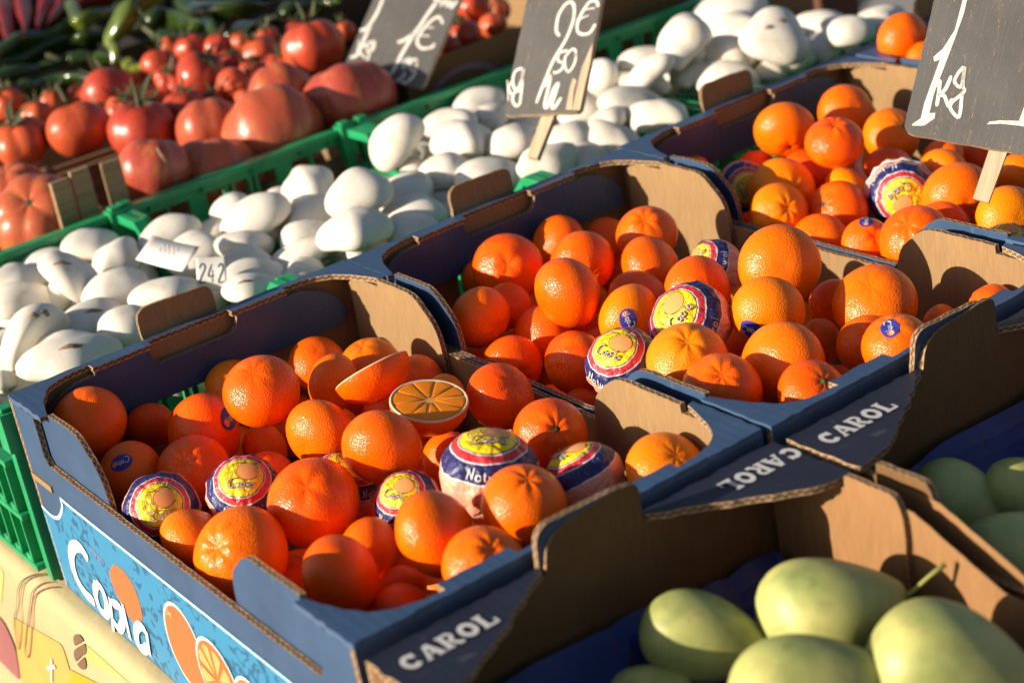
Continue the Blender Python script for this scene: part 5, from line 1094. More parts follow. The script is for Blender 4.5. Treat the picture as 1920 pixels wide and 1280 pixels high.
# mushrooms of the under layer that show in the gaps
rl = random.Random(66); LOWM = []
for ci, (loc, rz, lab) in enumerate(CR):
    for i in range(6):
        for j in range(8):
            LOWM.append((ci, loc[0] + 0.034 + 0.041 * i + rl.uniform(-.005, .005), loc[1] + 0.034 + 0.044 * j + rl.uniform(-.005, .005), 0.100 + rl.uniform(-.006, .006), rl.uniform(0.023, 0.029)))
KEEP_LOWM = {3, 11, 12, 13, 14, 22, 24, 27, 30, 43, 46, 59, 61, 67, 69, 75, 79, 84, 91, 93, 103, 111, 125, 126, 134, 150, 157, 159, 163, 171, 179, 23, 37, 38, 62, 72, 107, 127, 136, 156}
LM = ['mushroom of the under layer in the crate at the left border', 'mushroom of the under layer behind the nearest mandarin box', 'mushroom of the under layer in the crate with the staked slate', 'mushroom of the under layer in the farthest green crate']
for n_, (ci, x, y, z, r) in enumerate(LOWM):
    if KEEP_LOWM is not None and n_ not in KEEP_LOWM: continue
    o = link('mushroom', CAPS[n_ % NM]); o.location = (x, y, z); o.scale = (r, r, r * .75); o.rotation_euler = (rl.uniform(-.5, .5), rl.uniform(-.5, .5), rl.uniform(0, 6)); o['lower'] = n_
    tag(o, LM[ci], 'mushroom', 'under layer mushrooms, crate ' + ('at the left border', 'behind the nearest box', 'with the slate', 'farthest')[ci])
# ------------------------------------------------------------------ mandarins
NV = 8
def peel_shape(seed):
    r = random.Random(seed)
    ob = r.uniform(0.78, 0.90); dim = r.uniform(0.05, 0.10); nk = r.choice([5, 7, 8]); wr = r.uniform(0.006, 0.020); lump = r.uniform(0.010, 0.022); neck = r.choice([0, 0, 0.05]); p0 = r.uniform(0, 6)
    def fn(d):
        th = acos(max(-1, min(1, d.z))); ph = atan2(d.y, d.x)
        R = 1 - dim * exp(-(th / 0.20) ** 2) + neck * exp(-((th - 0.32) / 0.22) ** 2) + wr * cos(nk * ph + p0) * exp(-((th - 0.35) / 0.28) ** 2)
        R -= 0.05 * exp(-((pi - th) / 0.22) ** 2)
        R += lump * wave3(d, seed, 1.2) + 0.004 * wave3(d, seed + 50, 4.0)
        return Vector((d.x * R, d.y * R, d.z * R * ob))
    return fn
SHAPES = [peel_shape(200 + i) for i in range(NV)]
def peel_mesh(i):
    vs, fs = sphere_verts(SHAPES[i], 44, 30); return mesh('mandarin', vs, fs, PEEL, smooth=True)
PEELS = [peel_mesh(i) for i in range(NV)]
def wrap_shape(seed):
    r = random.Random(seed); ks = [(r.choice([9, 11, 13, 15]), r.uniform(0, 6)) for _ in range(3)]
    def fn(d):
        th = acos(max(-1, min(1, d.z))); ph = atan2(d.y, d.x)
        w = max(0, min(1, (th - 0.35) / 1.1))
        R = 1.015 + 0.015 * wave3(d, seed, 1.2)
        for k, p in ks: R += 0.026 * w * (1 - abs(sin(k * ph / 2 + p + 1.2 * th + 0.5 * sin(3 * ph + p)))) ** 1.6 
        R += 0.02 * w * sin(6 * ph + p) * 0.5
        R -= 0.03 * exp(-(th / 0.5) ** 2)
        R -= 0.022 * abs(wave3(d, seed + 9, 2.6)) * (0.35 + 0.65 * w)
        return Vector((d.x * R, d.y * R, d.z * R * 0.90))
    return fn
WSHAPES = [wrap_shape(300 + i) for i in range(4)]
WRAPS = []
for f in WSHAPES:
    vs, fs = sphere_verts(f, 96, 56); WRAPS.append(mesh('wrap', vs, fs, WRAP, smooth=True))
BUTTON = None
def button_mesh(m):
    bm = bmesh.new(); n = 10
    ctr = bm.verts.new((0, 0, 0.05)); ring = []
    for i in range(n):
        a = 2 * pi * i / n; r = 0.14 if i % 2 == 0 else 0.075; ring.append(bm.verts.new((r * cos(a), r * sin(a), 0.012 if i % 2 == 0 else 0.03)))
    low = [bm.verts.new((v.co.x * 0.9, v.co.y * 0.9, v.co.z - 0.05)) for v in ring]
    for i in range(n):
        j = (i + 1) % n; bm.faces.new((ctr, ring[i], ring[j])); bm.faces.new((ring[i], low[i], low[j], ring[j]))
    me = bpy.data.meshes.new('stem_button'); bm.to_mesh(me); bm.free(); me.materials.append(m); return me
BTN, BTN_D = button_mesh(STEMBTN), button_mesh(STEMDARK)
BUDS = []
def bud_mesh():
    bm = bmesh.new(); r = random.Random(4)
    for i in range(9):
        a = 2 * pi * i / 9 + r.uniform(-.2, .2); q = r.uniform(0.10, 0.27)
        mm = Matrix.Translation((q * cos(a), q * sin(a), -0.02 - 0.25 * q)) @ Matrix.Diagonal((0.05, 0.05, 0.055, 1))
        bmesh.ops.create_icosphere(bm, subdivisions=2, radius=1, matrix=mm)
    me = bpy.data.meshes.new('stem_buds'); bm.to_mesh(me); bm.free(); me.materials.append(BUDYEL); me.polygons.foreach_set('use_smooth', [True] * len(me.polygons)); return me
BUD = bud_mesh()
def on_sphere(fn, axis, roll):
    """map flat (a, b) in radians round a local axis onto the fruit's skin"""
    A = axis.normalized(); t = (Vector((0, 0, 1)) if abs(A.z) < 0.9 else Vector((1, 0, 0)))
    U = t.cross(A).normalized(); V = A.cross(U)
    U, V = U * cos(roll) + V * sin(roll), V * cos(roll) - U * sin(roll)
    def W(a, b, l):
        th = sqrt(a * a + b * b)
        d = A if th < 1e-6 else A * cos(th) + (U * (a / th) + V * (b / th)) * sin(th)
        p = fn(d); return p + d * (l * 28)
    return W
CAMR = Matrix.Rotation(0, 3, 'X'); CAMR = cam.rotation_euler.to_matrix()
CUP, CRT = CAMR @ Vector((0, 1, 0)), CAMR @ Vector((1, 0, 0))
def roll_for(q, axis_w, deg):
    """roll that makes the printed 'up' point up in the scene's own tilt, then turned by deg"""
    inv = q.inverted(); A = inv @ axis_w
    t = (Vector((0, 0, 1)) if abs(A.z) < 0.9 else Vector((1, 0, 0))); U = t.cross(A).normalized(); V = A.cross(U)
    up = inv @ (CUP - axis_w * CUP.dot(axis_w))
    return atan2(-up.dot(U), up.dot(V)) + radians(deg), A
rf = random.Random(5)
GA = {'A': 'mandarins in the nearest box', 'B': 'mandarins in the middle box', 'C': 'mandarins in the third box', 'D': 'mandarins in the farthest box'}
def disc_grid(rx, ry, n=18, rings=4):
    vs = [(0, 0)]; fs = []
    for k in range(1, rings + 1):
        for i in range(n): a = 2 * pi * i / n; vs.append((rx * k / rings * cos(a), ry * k / rings * sin(a)))
    for i in range(n):
        j = (i + 1) % n; fs.append((0, 1 + i, 1 + j))
        for k in range(rings - 1): b = 1 + k * n; fs.append((b + i, b + n + i, b + n + j, b + j))
    return vs, fs
for idx, (mid, bx, kind, x, y, z, r, ax, wroll, stk, stem, lab) in enumerate(MANDARINS):
    if kind in ('h1', 'h2'): continue
    wrapped = kind == 'w'
    vi = idx % (4 if wrapped else NV)
    fn = (WSHAPES if wrapped else SHAPES)[vi]
    if ax: axis = Vector(ax).normalized()
    else:
        axis = Vector((rf.uniform(-1, 1), rf.uniform(-.2, 1), rf.uniform(-.9, .5)))
        if axis.length < 0.2: axis = Vector((0.5, 0.8, 0.1))
        axis.normalize()
    q = Vector((0, 0, 1)).rotation_difference(axis) @ Quaternion((0, 0, 1), rf.uniform(0, 6.28))
    o = link('wrapped_mandarin' if wrapped else 'mandarin', (WRAPS if wrapped else PEELS)[vi])
    o.location = (x, y, z); o.rotation_mode = 'QUATERNION'; o.rotation_quaternion = q
    s = r * (1.0 if wrapped else 0.995); o.scale = (s, s, s)
    tag(o, lab, 'wrapped mandarin' if wrapped else 'mandarin', ('paper wrapped mandarins' if wrapped else GA[bx]))
    if stem:
        top = fn(Vector((0, 0, 1)))
        sb = link('stem_button', BTN if mid in ('B21', 'C4', 'B11') else BTN_D, o); sb.location = (0, 0, top.z)
        if mid == 'C11':
            b2 = link('stem_buds', BUD, o); b2.location = (0, 0, top.z + 0.06)
    if stk:
        aw = Vector(stk[:3]).normalized(); roll, A = roll_for(q, aw, stk[3]); W = on_sphere(fn, A, roll)
        v2, f2 = disc_grid(0.27, 0.36)
        st = link('sticker', mesh('sticker', [W(a, b, 0.0006) for a, b in v2], f2, STICK_BLUE, smooth=True), o)
        v2, f2 = disc_grid(0.11, 0.09, 12, 2)
        link('sticker_fruit', mesh('sticker_fruit', [W(a, b - 0.21, 0.0010) for a, b in v2], f2, PRINT_ORANGE, smooth=True), st)
        ts, wd = text_strokes('Copla', 0.20, 0.032)
        # lettering runs along the long axis
        ts = [(w, [(-(p[1] - 0.06), p[0] - wd / 2) for p in l]) for w, l in ts]
        decal_strokes('sticker_lettering', ts, lambda a, b, l, W=W: W(a, -b, 0.0012 + l * 0.5), PRINT_WHITE, st, 3)
    if wrapped:
        roll, A = roll_for(q, axis, wroll or 0); W = on_sphere(fn, Vector((0, 0, 1)), roll)
        v2, f2 = disc_grid(0.30, 0.27, 18, 4)
        em = link('printed_emblem', mesh('printed_emblem', [W(a + 0.16, b + 0.14, 0.0004) for a, b in v2], f2, PRINT_LORANGE, smooth=True), o)
        sw = [(0.018, arc(0.16, 0.14, 0.32, 0.29, 20, 330, 24)), (0.016, arc(-0.12, 0.06, 0.30, 0.34, 60, 250, 16)),
              (0.016, [(0.20, 0.42), (0.30, 0.52), (0.44, 0.50)]), (0.016, [(0.20, 0.42), (0.34, 0.40), (0.44, 0.50)]),
              (0.016, [(-0.34, 0.20), (-0.18, 0.40), (0.06, 0.48)]), (0.016, [(-0.44, 0.02), (-0.26, 0.14), (-0.20, -0.04), (-0.36, -0.10)])]
        decal_strokes('printed_scroll', sw, lambda a, b, l, W=W: W(a, b, 0.0008 + l), PRINT_DARK, o, 2)
        ts, wd = text_strokes('Copla', 0.26, 0.060, slant=0.15)
        decal_strokes('printed_lettering', [(0.044, [(p[0] - wd / 2, p[1] - 0.36) for p in l]) for w, l in ts], lambda a, b, l, W=W: W(a, b, 0.0012 + l), PRINT_DARK, o, 3)
        decal_strokes('printed_lettering', [(0.019, [(p[0] - wd / 2, p[1] - 0.36) for p in l]) for w, l in ts], lambda a, b, l, W=W: W(a, b, 0.0020 + l), PRINT_WHITE, o, 3)
        ts, wd = text_strokes('Natural', 0.25, 0.034, 0.10)
        def band(a, b, l, W=W, wd=wd):
            th = 1.22 - b; ph = -pi / 2 + (a - wd / 2) / 0.94
            return W(th * cos(ph), th * sin(ph), 0.0010 + l)
        decal_strokes('printed_lettering', ts, band, PRINT_WHITE, o, 3)
    if mid in ('WC2', 'WC4'):   # frilled paper ends
        fr = []
        n = 48
        vs, fs = [], []
        for k in range(3):
            for i in range(n):
                ph = 2 * pi * i / n; th = 1.60 + 0.05 * k
                d = Vector((sin(th) * cos(ph), sin(th) * sin(ph), cos(th)))
                vs.append(fn(d) * (1.01 + 0.035 * k + 0.014 * k * sin(ph * 13 + k)))
        for k in range(2):
            for i in range(n): j = (i + 1) % n; fs.append((k * n + i, k * n + j, (k + 1) * n + j, (k + 1) * n + i))
        f_ = link('paper_frill', mesh('paper_frill', vs, fs, PAPER, smooth=True), o); sm_ = f_.modifiers.new('thickness', 'SOLIDIFY'); sm_.thickness = 0.012
    if mid == 'C7':     # curled paper label peeling off
        vs, fs = [], []
        cp = curve([(-0.72, -0.34), (-1.16, -0.18), (-1.24, 0.28), (-1.10, 0.72)], 5)
        for i, c2 in enumerate(cp):
            t = i / (len(cp) - 1); w_ = 0.17 * (1 - 0.8 * t ** 3)
            p = CRT * c2.x + CUP * c2.y + CRT.cross(CUP) * 0.50
            side = (CRT * 0.80 + CUP * 0.25 + CRT.cross(CUP) * 0.45).normalized()
            vs += [p + side * w_, p - side * w_]
            if i: fs.append((2 * i - 2, 2 * i - 1, 2 * i + 1, 2 * i))
        inv = q.inverted()
        t_ = link('paper_tag', mesh('paper_tag', [inv @ v for v in vs], fs, PAPER, smooth=True), o); sm_ = t_.modifiers.new('thickness', 'SOLIDIFY'); sm_.thickness = 0.012

# cut halves
def half(hid, lab, show):
    (P, n, r) = HALVES[hid]
    root = thing('mandarin_half', lab, 'mandarin half', P, 0, 'halves of one cut mandarin')
    q = Vector((0, 0, 1)).rotation_difference(Vector(n).normalized()); root.rotation_mode = 'QUATERNION'; root.rotation_quaternion = q
    vs, fs = [], []; nu, nv = 44, 16
    sh = peel_shape(231 if show else 232)
    for i in range(nv + 1):
        th = pi / 2 + (pi / 2) * i / nv
        for j in range(nu):
            ph = 2 * pi * j / nu; d = Vector((sin(th) * cos(ph), sin(th) * sin(ph), cos(th))); p = sh(d) * r
            vs.append(Vector((p.x, p.y, p.z * 0.98)))
            if i: k = (j + 1) % nu; fs.append(((i - 1) * nu + j, i * nu + j, i * nu + k, (i - 1) * nu + k))
    pl = link('peel', mesh('peel', [v / r for v in vs], fs, PEEL, smooth=True), root); pl.scale = (r, r, r)
    rim = [sh(Vector((cos(2 * pi * j / nu), sin(2 * pi * j / nu), 0))) * r for j in range(nu)]
    # pith disc with a low rim
    vs2 = [Vector((0, 0, 0.0))] ; fs2 = []
    for k, (f, h) in enumerate(((0.30, 0.0), (0.92, 0.0), (0.955, 0.0009), (0.985, 0.0006), (1.0, -0.0006))):
        vs2 += [Vector((p.x * f, p.y * f, h)) for p in rim]
    for j in range(nu):
        k = (j + 1) % nu; fs2.append((0, 1 + j, 1 + k))
        for a in range(4): b = 1 + a * nu; fs2.append((b + j, b + nu + j, b + nu + k, b + k))
    link('pith', mesh('pith', vs2, fs2, [PITH, MEMBRANE], [1 if (len(f) == 3 or max(f) <= 2 * nu) else 0 for f in fs2], smooth=True), root)
    rr = random.Random(3 if show else 4); ns = 10; a0 = 0.2
    wid = [rr.uniform(0.8, 1.2) for _ in range(ns)]; tot = sum(wid)
    for k in range(ns):
        a1 = a0 + 2 * pi * wid[k] / tot; g = 0.012
        out = []
        m_ = 7
        inner = 0.11 * r
        mid_a = (a0 + a1) / 2
        out.append((inner * cos(mid_a), inner * sin(mid_a)))
        for i in range(m_ + 1):
            a = a0 + g + (a1 - a0 - 2 * g) * i / m_
            j = (a / (2 * pi) * nu) % nu; p = rim[int(j)].lerp(rim[(int(j) + 1) % nu], j - int(j))
            e = 0.915 - 0.03 * (abs(2 * i / m_ - 1) ** 4)
            out.append((p.x * e, p.y * e))
        c = Vector((sum(p[0] for p in out) / len(out), sum(p[1] for p in out) / len(out)))
        vs3 = [(c.x, c.y, 0.0007)]; N = len(out)
        for f, h in ((0.75, 0.0006), (0.95, 0.00045), (1.0, 0.00012)): vs3 += [(c.x + (p[0] - c.x) * f, c.y + (p[1] - c.y) * f, h) for p in out]
        fs3 = []
        for i in range(N):
            j = (i + 1) % N; fs3.append((0, 1 + i, 1 + j))
            for a in range(2): b = 1 + a * N; fs3.append((b + i, b + N + i, b + N + j, b + j))
        link('segment', mesh('segment', [Vector(v) / r for v in vs3], fs3, FLESH, smooth=True), root).scale = (r, r, r)
        a0 = a1
    return root
for m_ in MANDARINS:
    if m_[2] in ('h1', 'h2'): half(m_[0], m_[-1], m_[2] == 'h2')

# mandarins of the lower layer that show in the gaps
LOWER = []
for k in 'ABC':
    px, py, pt = POSE[k]; rl = random.Random(ord(k))
    for i in range(5):
        for j in range(9):
            u = 0.040 + 0.0545 * i + (0.008 if j % 2 else -0.004) + rl.uniform(-.004, .004); v = 0.042 + 0.052 * j + rl.uniform(-.004, .004)
            if not (0.034 < u < BW - 0.034): continue
            LOWER.append((k, px + u * cos(pt) - v * sin(pt), py + u * sin(pt) + v * cos(pt), 0.066 + rl.uniform(-.006, .006), 0.0262))
KEEP_LOWER = {11, 12, 14, 19, 20, 21, 25, 29, 30, 31, 33, 34, 38, 39, 40, 44, 46, 53, 54, 55, 63, 64, 65, 68, 74, 77, 78, 80, 95, 112, 119}
LB = {'A': 'mandarin of the under layer in the nearest box, glimpsed in a gap', 'B': 'mandarin of the under layer in the middle box, glimpsed in a gap', 'C': 'mandarin of the under layer in the third box, glimpsed in a gap'}
for n_, (k, x, y, z, r) in enumerate(LOWER):
    if KEEP_LOWER is not None and n_ not in KEEP_LOWER: continue
    if any((x - m_[3]) ** 2 + (y - m_[4]) ** 2 + (z - m_[5]) ** 2 < (0.92 * (r + m_[6])) ** 2 and m_[5] - z < 0.030 for m_ in MANDARINS): continue
    o = link('mandarin', PEELS[n_ % NV]); o.location = (x, y, z); o.scale = (r, r, r); o.rotation_euler = (rf.uniform(0, 6), rf.uniform(0, 6), rf.uniform(0, 6)); o['lower'] = n_
    tag(o, LB[k], 'mandarin', 'under layer mandarins, ' + {'A': 'nearest', 'B': 'middle', 'C': 'third'}[k] + ' box')

# ------------------------------------------------------------------ tomatoes
def tom_mesh(seed, beef):
    r = random.Random(seed); k = r.choice([5, 6, 7]) if beef else r.choice([4, 5, 6]); amp = r.uniform(0.05, 0.09) if beef else r.uniform(0.04, 0.10); ob = r.uniform(0.86, 0.96) if beef else r.uniform(0.80, 0.95); p0 = r.uniform(0, 6)
    def fn(d):
        th = acos(max(-1, min(1, d.z))); ph = atan2(d.y, d.x)
        w = sin(th) ** 0.7 if sin(th) > 0 else 0
        R = 1 - (0.22 if beef else 0.16) * exp(-(th / 0.42) ** 2) - 0.06 * exp(-((pi - th) / 0.3) ** 2)
        R += amp * w * (abs(cos(k * ph / 2 + p0)) - 0.6) * (1.4 if th < pi / 2 else 0.8) + 0.03 * wave3(d, seed, 1.0)
        return Vector((d.x * R, d.y * R, d.z * R * ob))
    vs, fs = sphere_verts(fn, 48, 26); return mesh('tomato_body', vs, fs, TOM_B if beef else TOM_V, smooth=True), fn(Vector((0, 0, 1))).z
BT = [tom_mesh(400 + i, True) for i in range(4)]; VT = [tom_mesh(500 + i, False) for i in range(6)]
def calyx_mesh(seed):
    r = random.Random(seed); bm = bmesh.new()
    n = r.choice([5, 6])
    for i in range(n):
        a = 2 * pi * i / n + r.uniform(-.25, .25); L = r.uniform(0.75, 1.10); rise = r.uniform(0.10, 0.70); tw = r.uniform(-.4, .4); pts = []
        prev = None
        for j in range(6):
            t = j / 5; rad = L * t; w = 0.15 * (1 - t) ** 0.8 * (0.5 + 1.4 * t if t < 0.4 else 1.06) + 0.004
            z = 0.10 + rise * t * t; aa = a + tw * t * t
            c = Vector((rad * cos(aa), rad * sin(aa), z)); s = Vector((-sin(aa), cos(aa), 0.15))
            row = [bm.verts.new(c + s * w), bm.verts.new(c + Vector((0, 0, -0.035 * (1 - t)))), bm.verts.new(c - s * w)]
            if prev:
                for q in range(2): bm.faces.new((prev[q], prev[q + 1], row[q + 1], row[q]))
            prev = row
    h = r.uniform(0.45, 0.9); b = r.uniform(0, 6); path = [Vector((0.12 * t * t * cos(b), 0.12 * t * t * sin(b), h * t)) for t in (0, .33, .66, 1.0)]
    rings = []
    for i, p in enumerate(path):
        rings.append([bm.verts.new(p + Vector((0.085 * cos(2 * pi * j / 7), 0.085 * sin(2 * pi * j / 7), 0)) * (1 - 0.15 * i)) for j in range(7)])
        if i:
            for j in range(7): bm.faces.new((rings[i - 1][j], rings[i - 1][(j + 1) % 7], rings[i][(j + 1) % 7], rings[i][j]))
    bm.faces.new(rings[-1])
    me = bpy.data.meshes.new('calyx'); bm.to_mesh(me); bm.free(); me.materials.append(CALYX); return me
CAL = [calyx_mesh(600 + i) for i in range(4)]
rt = random.Random(21)
TAX = {'t1': (-.35, -.55, .75), 't2': (-.2, 0, 1), 't3': (.35, .1, .9), 't4': (.3, .2, .9), 't5': (.1, .6, .6), 't6': (.2, .5, .7), 't7': (.2, .7, .6), 't8': (.1, .4, .9),
       'v3': (.05, -.1, 1), 'v2': (.0, .4, .9), 'v1': (-.25, -.1, .95), 'v21': (.0, .15, 1), 'v12': (.8, -.1, .5), 'v11': (.15, -.55, .8), 'v9': (.3, .2, .9), 'v4': (.2, .6, .6)}
for i, (tid, kd, x, y, z, r, lab) in enumerate(TOMATOES):
    beef = kd == 'b'; me, top = (BT[i % 4] if beef else VT[i % 6])
    root = thing('tomato', lab, 'tomato', (x, y, z), 0, {'b': 'large beef tomatoes in the front crates', 'v': 'ribbed vine tomatoes heaped at the back', 'x': 'tomatoes in the brown carton'}[kd])
    ax = Vector(TAX.get(tid, (rt.uniform(-.5, .5), rt.uniform(-.5, .3), 1))).normalized()
    root.rotation_mode = 'QUATERNION'; root.rotation_quaternion = Vector((0, 0, 1)).rotation_difference(ax) @ Quaternion((0, 0, 1), rt.uniform(0, 6.28))
    r *= 1.07; b = link('body', me, root); b.scale = (r, r, r)
    if not beef:
        c = link('calyx', CAL[i % 4], root); c.location = (0, 0, (top + 0.02) * r); c.scale = (r, r, r)
    elif tid == 't1':
        sc = link('blossom_scar', BTN_D, root); sc.location = (0, 0, (top + 0.004) * r); sc.scale = (r * .8, r * .8, r * .5)
    else:
        sc = link('blossom_scar', BTN_D, root); sc.location = (0, 0, (top - 0.01) * r); sc.scale = (r * .6, r * .6, r * .4)
    if tid == 't3':    # corky seam down its side
        cd = (Vector(cam.location) - Vector((x, y, z))).normalized(); sd_ = Vector((0.80, -0.6, 0)).normalized()
        iq = root.rotation_quaternion.inverted(); pts = []
        for j in range(9):
            t = -0.15 + 1.25 * j / 8
            d = (iq @ (cd * cos(t * 1.0) * 0.95 + Vector((0, 0, 1)) * (0.9 - 1.3 * j / 8) + sd_ * 0.36)).normalized()
            near = sorted(me.vertices, key=lambda v: -v.co.normalized().dot(d))[:3]; pts.append(d * (sum(v.co.length for v in near) / 3) * r * 0.985)
        link('seam', tube_mesh('seam', pts, [r * 0.03] * 1 + [r * 0.05] * 7 + [r * 0.02], MUSH_DIRT, 6), root)

# ------------------------------------------------------------------ wooden crates under the tomatoes
def wood_crate(label, x0, x1, y0, y1, h, seed):
    r = random.Random(seed); root = thing('wooden_crate', label, 'crate', (x0, y0, 0), 0, 'wooden slat crates holding the tomatoes')
    W, D = x1 - x0, y1 - y0
    for y in (0.0, D - 0.005):
        for k in range(3):
            z = 0.012 + k * (h - 0.03) / 2.6; boxes('slat', [(0.0, W, y, y + 0.005, z, z + h * 0.24 + r.uniform(-.003, .003))], WOOD, root, 0.0005)
    for x in (0.0, W - 0.007):
        for k in range(2):
            z = 0.02 + k * 0.055; boxes('slat', [(x, x + 0.007, 0.0055, D - 0.0055, z, z + 0.042)], WOOD, root, 0.0005)
    for x in (0.0076, W - 0.0276):
        for y in (0.0056, D - 0.0256): boxes('corner_post', [(x, x + 0.020, y, y + 0.020, 0.0, h + 0.006)], WOOD, root, 0.001)
    for k in range(4):
        x = 0.03 + k * (W - 0.10) / 3; boxes('base_slat', [(x, x + 0.055, 0.006, D - 0.006, 0.004, 0.009)], WOOD, root)
    return root
wood_crate('wooden crate under the pink beef tomatoes at the left border', 0.0, 0.282, 0.925, 1.20, 0.128, 1)
wood_crate('wooden crate behind the second green crate, under the streaked beef tomatoes', 0.294, 0.648, 0.925, 1.20, 0.118, 2)
wood_crate('wooden crate under the heap of vine tomatoes', 0.19, 0.66, 1.21, 1.44, 0.125, 3)
# slat ends that stick up at the joint of the two front crates
for k, (x, y, zt, rzz) in enumerate(((0.232, 0.934, 0.186, .1), (0.2545, 0.934, 0.190, 0.), (0.288, 0.933, 0.188, -.1))):
    o = boxes('wood_stave', [(-0.010, 0.010, -0.003, 0.003, 0.0, zt)], WOOD, None, 0.0005); o.location = (x, y - 0.014, 0.0); o.rotation_euler = (0, 0, rzz)
    tag(o, ('left', 'middle', 'right')[k] + ' one of three upright wooden staves between the beef tomatoes', 'stave', 'upright wooden staves')

# ------------------------------------------------------------------ peppers and their black trays
def tray(label, x0, x1, y0, y1, z0, h):
    root = thing('black_tray', label, 'tray', (x0, y0, z0), 0, 'black plastic trays of peppers'); W, D = x1 - x0, y1 - y0
    boxes('base', [(0.004, W - 0.004, 0.004, D - 0.004, 0.0, 0.004)], DARKPL, root)
    for y in (0.0, D - 0.004): boxes('side_wall', [(0, W, y, y + 0.004, 0, h)], DARKPL, root)
    for x in (0.0, W - 0.004): boxes('end_wall', [(x, x + 0.004, 0.0045, D - 0.0045, 0, h)], DARKPL, root)
    return root
tray('black tray under the green peppers at the upper left', 0.10, 0.66, 1.46, 1.86, 0.0, 0.165)
tray('black tray behind the vine tomatoes at the top edge', 0.67, 1.20, 1.46, 1.86, 0.0, 0.165)
tray('black tray under the red peppers in the top left corner', 0.20, 0.80, 1.87, 2.30, 0.0, 0.165)
rp = random.Random(8)
for i, (kd, W, r, lab) in enumerate(PEPPERS):
    P = curve([Vector(p) for p in W], 7); n = len(P)
    w0, w1 = rp.uniform(0, 6), rp.uniform(0, 6)
    P = [p + Vector((sin(w0 + k * 0.55), sin(w1 + k * 0.45), 0.8 * sin(w0 + w1 + k * 0.6))) * r * (0.12 if kd == 'red' else 0.40) for k, p in enumerate(P)]
    rad = [r * (0.80 + 0.2 * sin(pi * min(1, t * 1.6)) + 0.10 * sin(t * 17 + i * 2.1)) * (1 if t < 0.55 else max(0.12, 1 - ((t - 0.55) / 0.45) ** 1.6)) for t in [k / (n - 1) for k in range(n)]]
    r *= 1.22
    m = {'green': HANGP if 'hanging down' in lab or 'two bright' in lab or 'yellowish' in lab else GREENP, 'lime': LIMEP, 'red': REDP, 'dried': DRIEDP}[kd]
    root = thing('pepper', lab, 'pepper', P[0], 0, {'green': 'long green peppers', 'lime': 'long green peppers', 'red': 'red peppers in the corner', 'dried': 'dark red peppers'}[kd])
    link('body', tube_mesh('pepper_body', [p - P[0] for p in P], rad, m, 16, 0.08 if kd == 'red' else 0.17, 3), root)
    d = (P[0] - P[min(2, n - 1)]).normalized(); st = [Vector((0, 0, 0)) + d * r * 0.2, d * r * 0.9 + Vector((0, 0, r * .2)), d * r * 1.8 + Vector((0, 0, r * .6))]
    link('stalk', tube_mesh('pepper_stalk', st, [r * 0.55, r * 0.22, r * 0.2], CALYX, 8), root)
# ------------------------------------------------------------------ price slates
def slate(S, label, w, h, name_stake_len, th=0.006, rad=0.006):
    O, U, V, N = (Vector(S[k]) for k in ('O', 'ux', 'uy', 'n'))
    M = Matrix((( U.x, V.x, N.x, O.x), (U.y, V.y, N.y, O.y), (U.z, V.z, N.z, O.z), (0, 0, 0, 1)))
    root = thing('price_slate', label, 'price sign', O, 0, 'hand painted price slates'); root.matrix_world = M
    prism('board', rounded([(0, 0), (w, 0), (w, h), (0, h)], rad), (0, 0, -th), (1, 0, 0), (0, 1, 0), (0, 0, 1), th, (SLATE, STAKE, STAKE), root, (), 0.0003, random.Random(2))
    L3 = lambda x, y, l: Vector((x, y, l))
    if S['strokes']: decal_strokes('painted_lettering', S['strokes'], L3, CHALK, root, 6)
    if S['polys']: decal_polys('painted_lettering', S['polys'], L3, CHALK, root, 0.0003)
    for p in S['patches']: decal_polys('worn_patch', [p], L3, STAKE, root, 0.0002)
    a, b = Vector(S['stake'][0]), Vector(S['stake'][1]); d = (b - a).normalized(); nn = Vector((-d.y, d.x)); hw = 0.0075
    s0 = a - d * 0.06; s1 = a + d * name_stake_len
    prism('stake', [tuple(s0 + nn * hw), tuple(s1 + nn * hw * .8), tuple(s1 - nn * hw * .8), tuple(s0 - nn * hw)], (0, 0, -th - 0.0065), (1, 0, 0), (0, 1, 0), (0, 0, 1), 0.0060, (STAKE, STAKE, STAKE), root)
    return root
slate(SIGN1, 'leftmost slate, behind the beef tomato, priced 1 euro 99 a kilo', 0.1063, 0.135, 0.045)
slate(SIGN2, 'tall slate on a wooden stake in the mushrooms, with a chipped right edge', 0.0835, 0.165, 0.042)
slate(SIGN3, 'large scratched slate reading 1 kg in the upper right corner', 0.165, 0.150, 0.038, 0.007, 0.009)

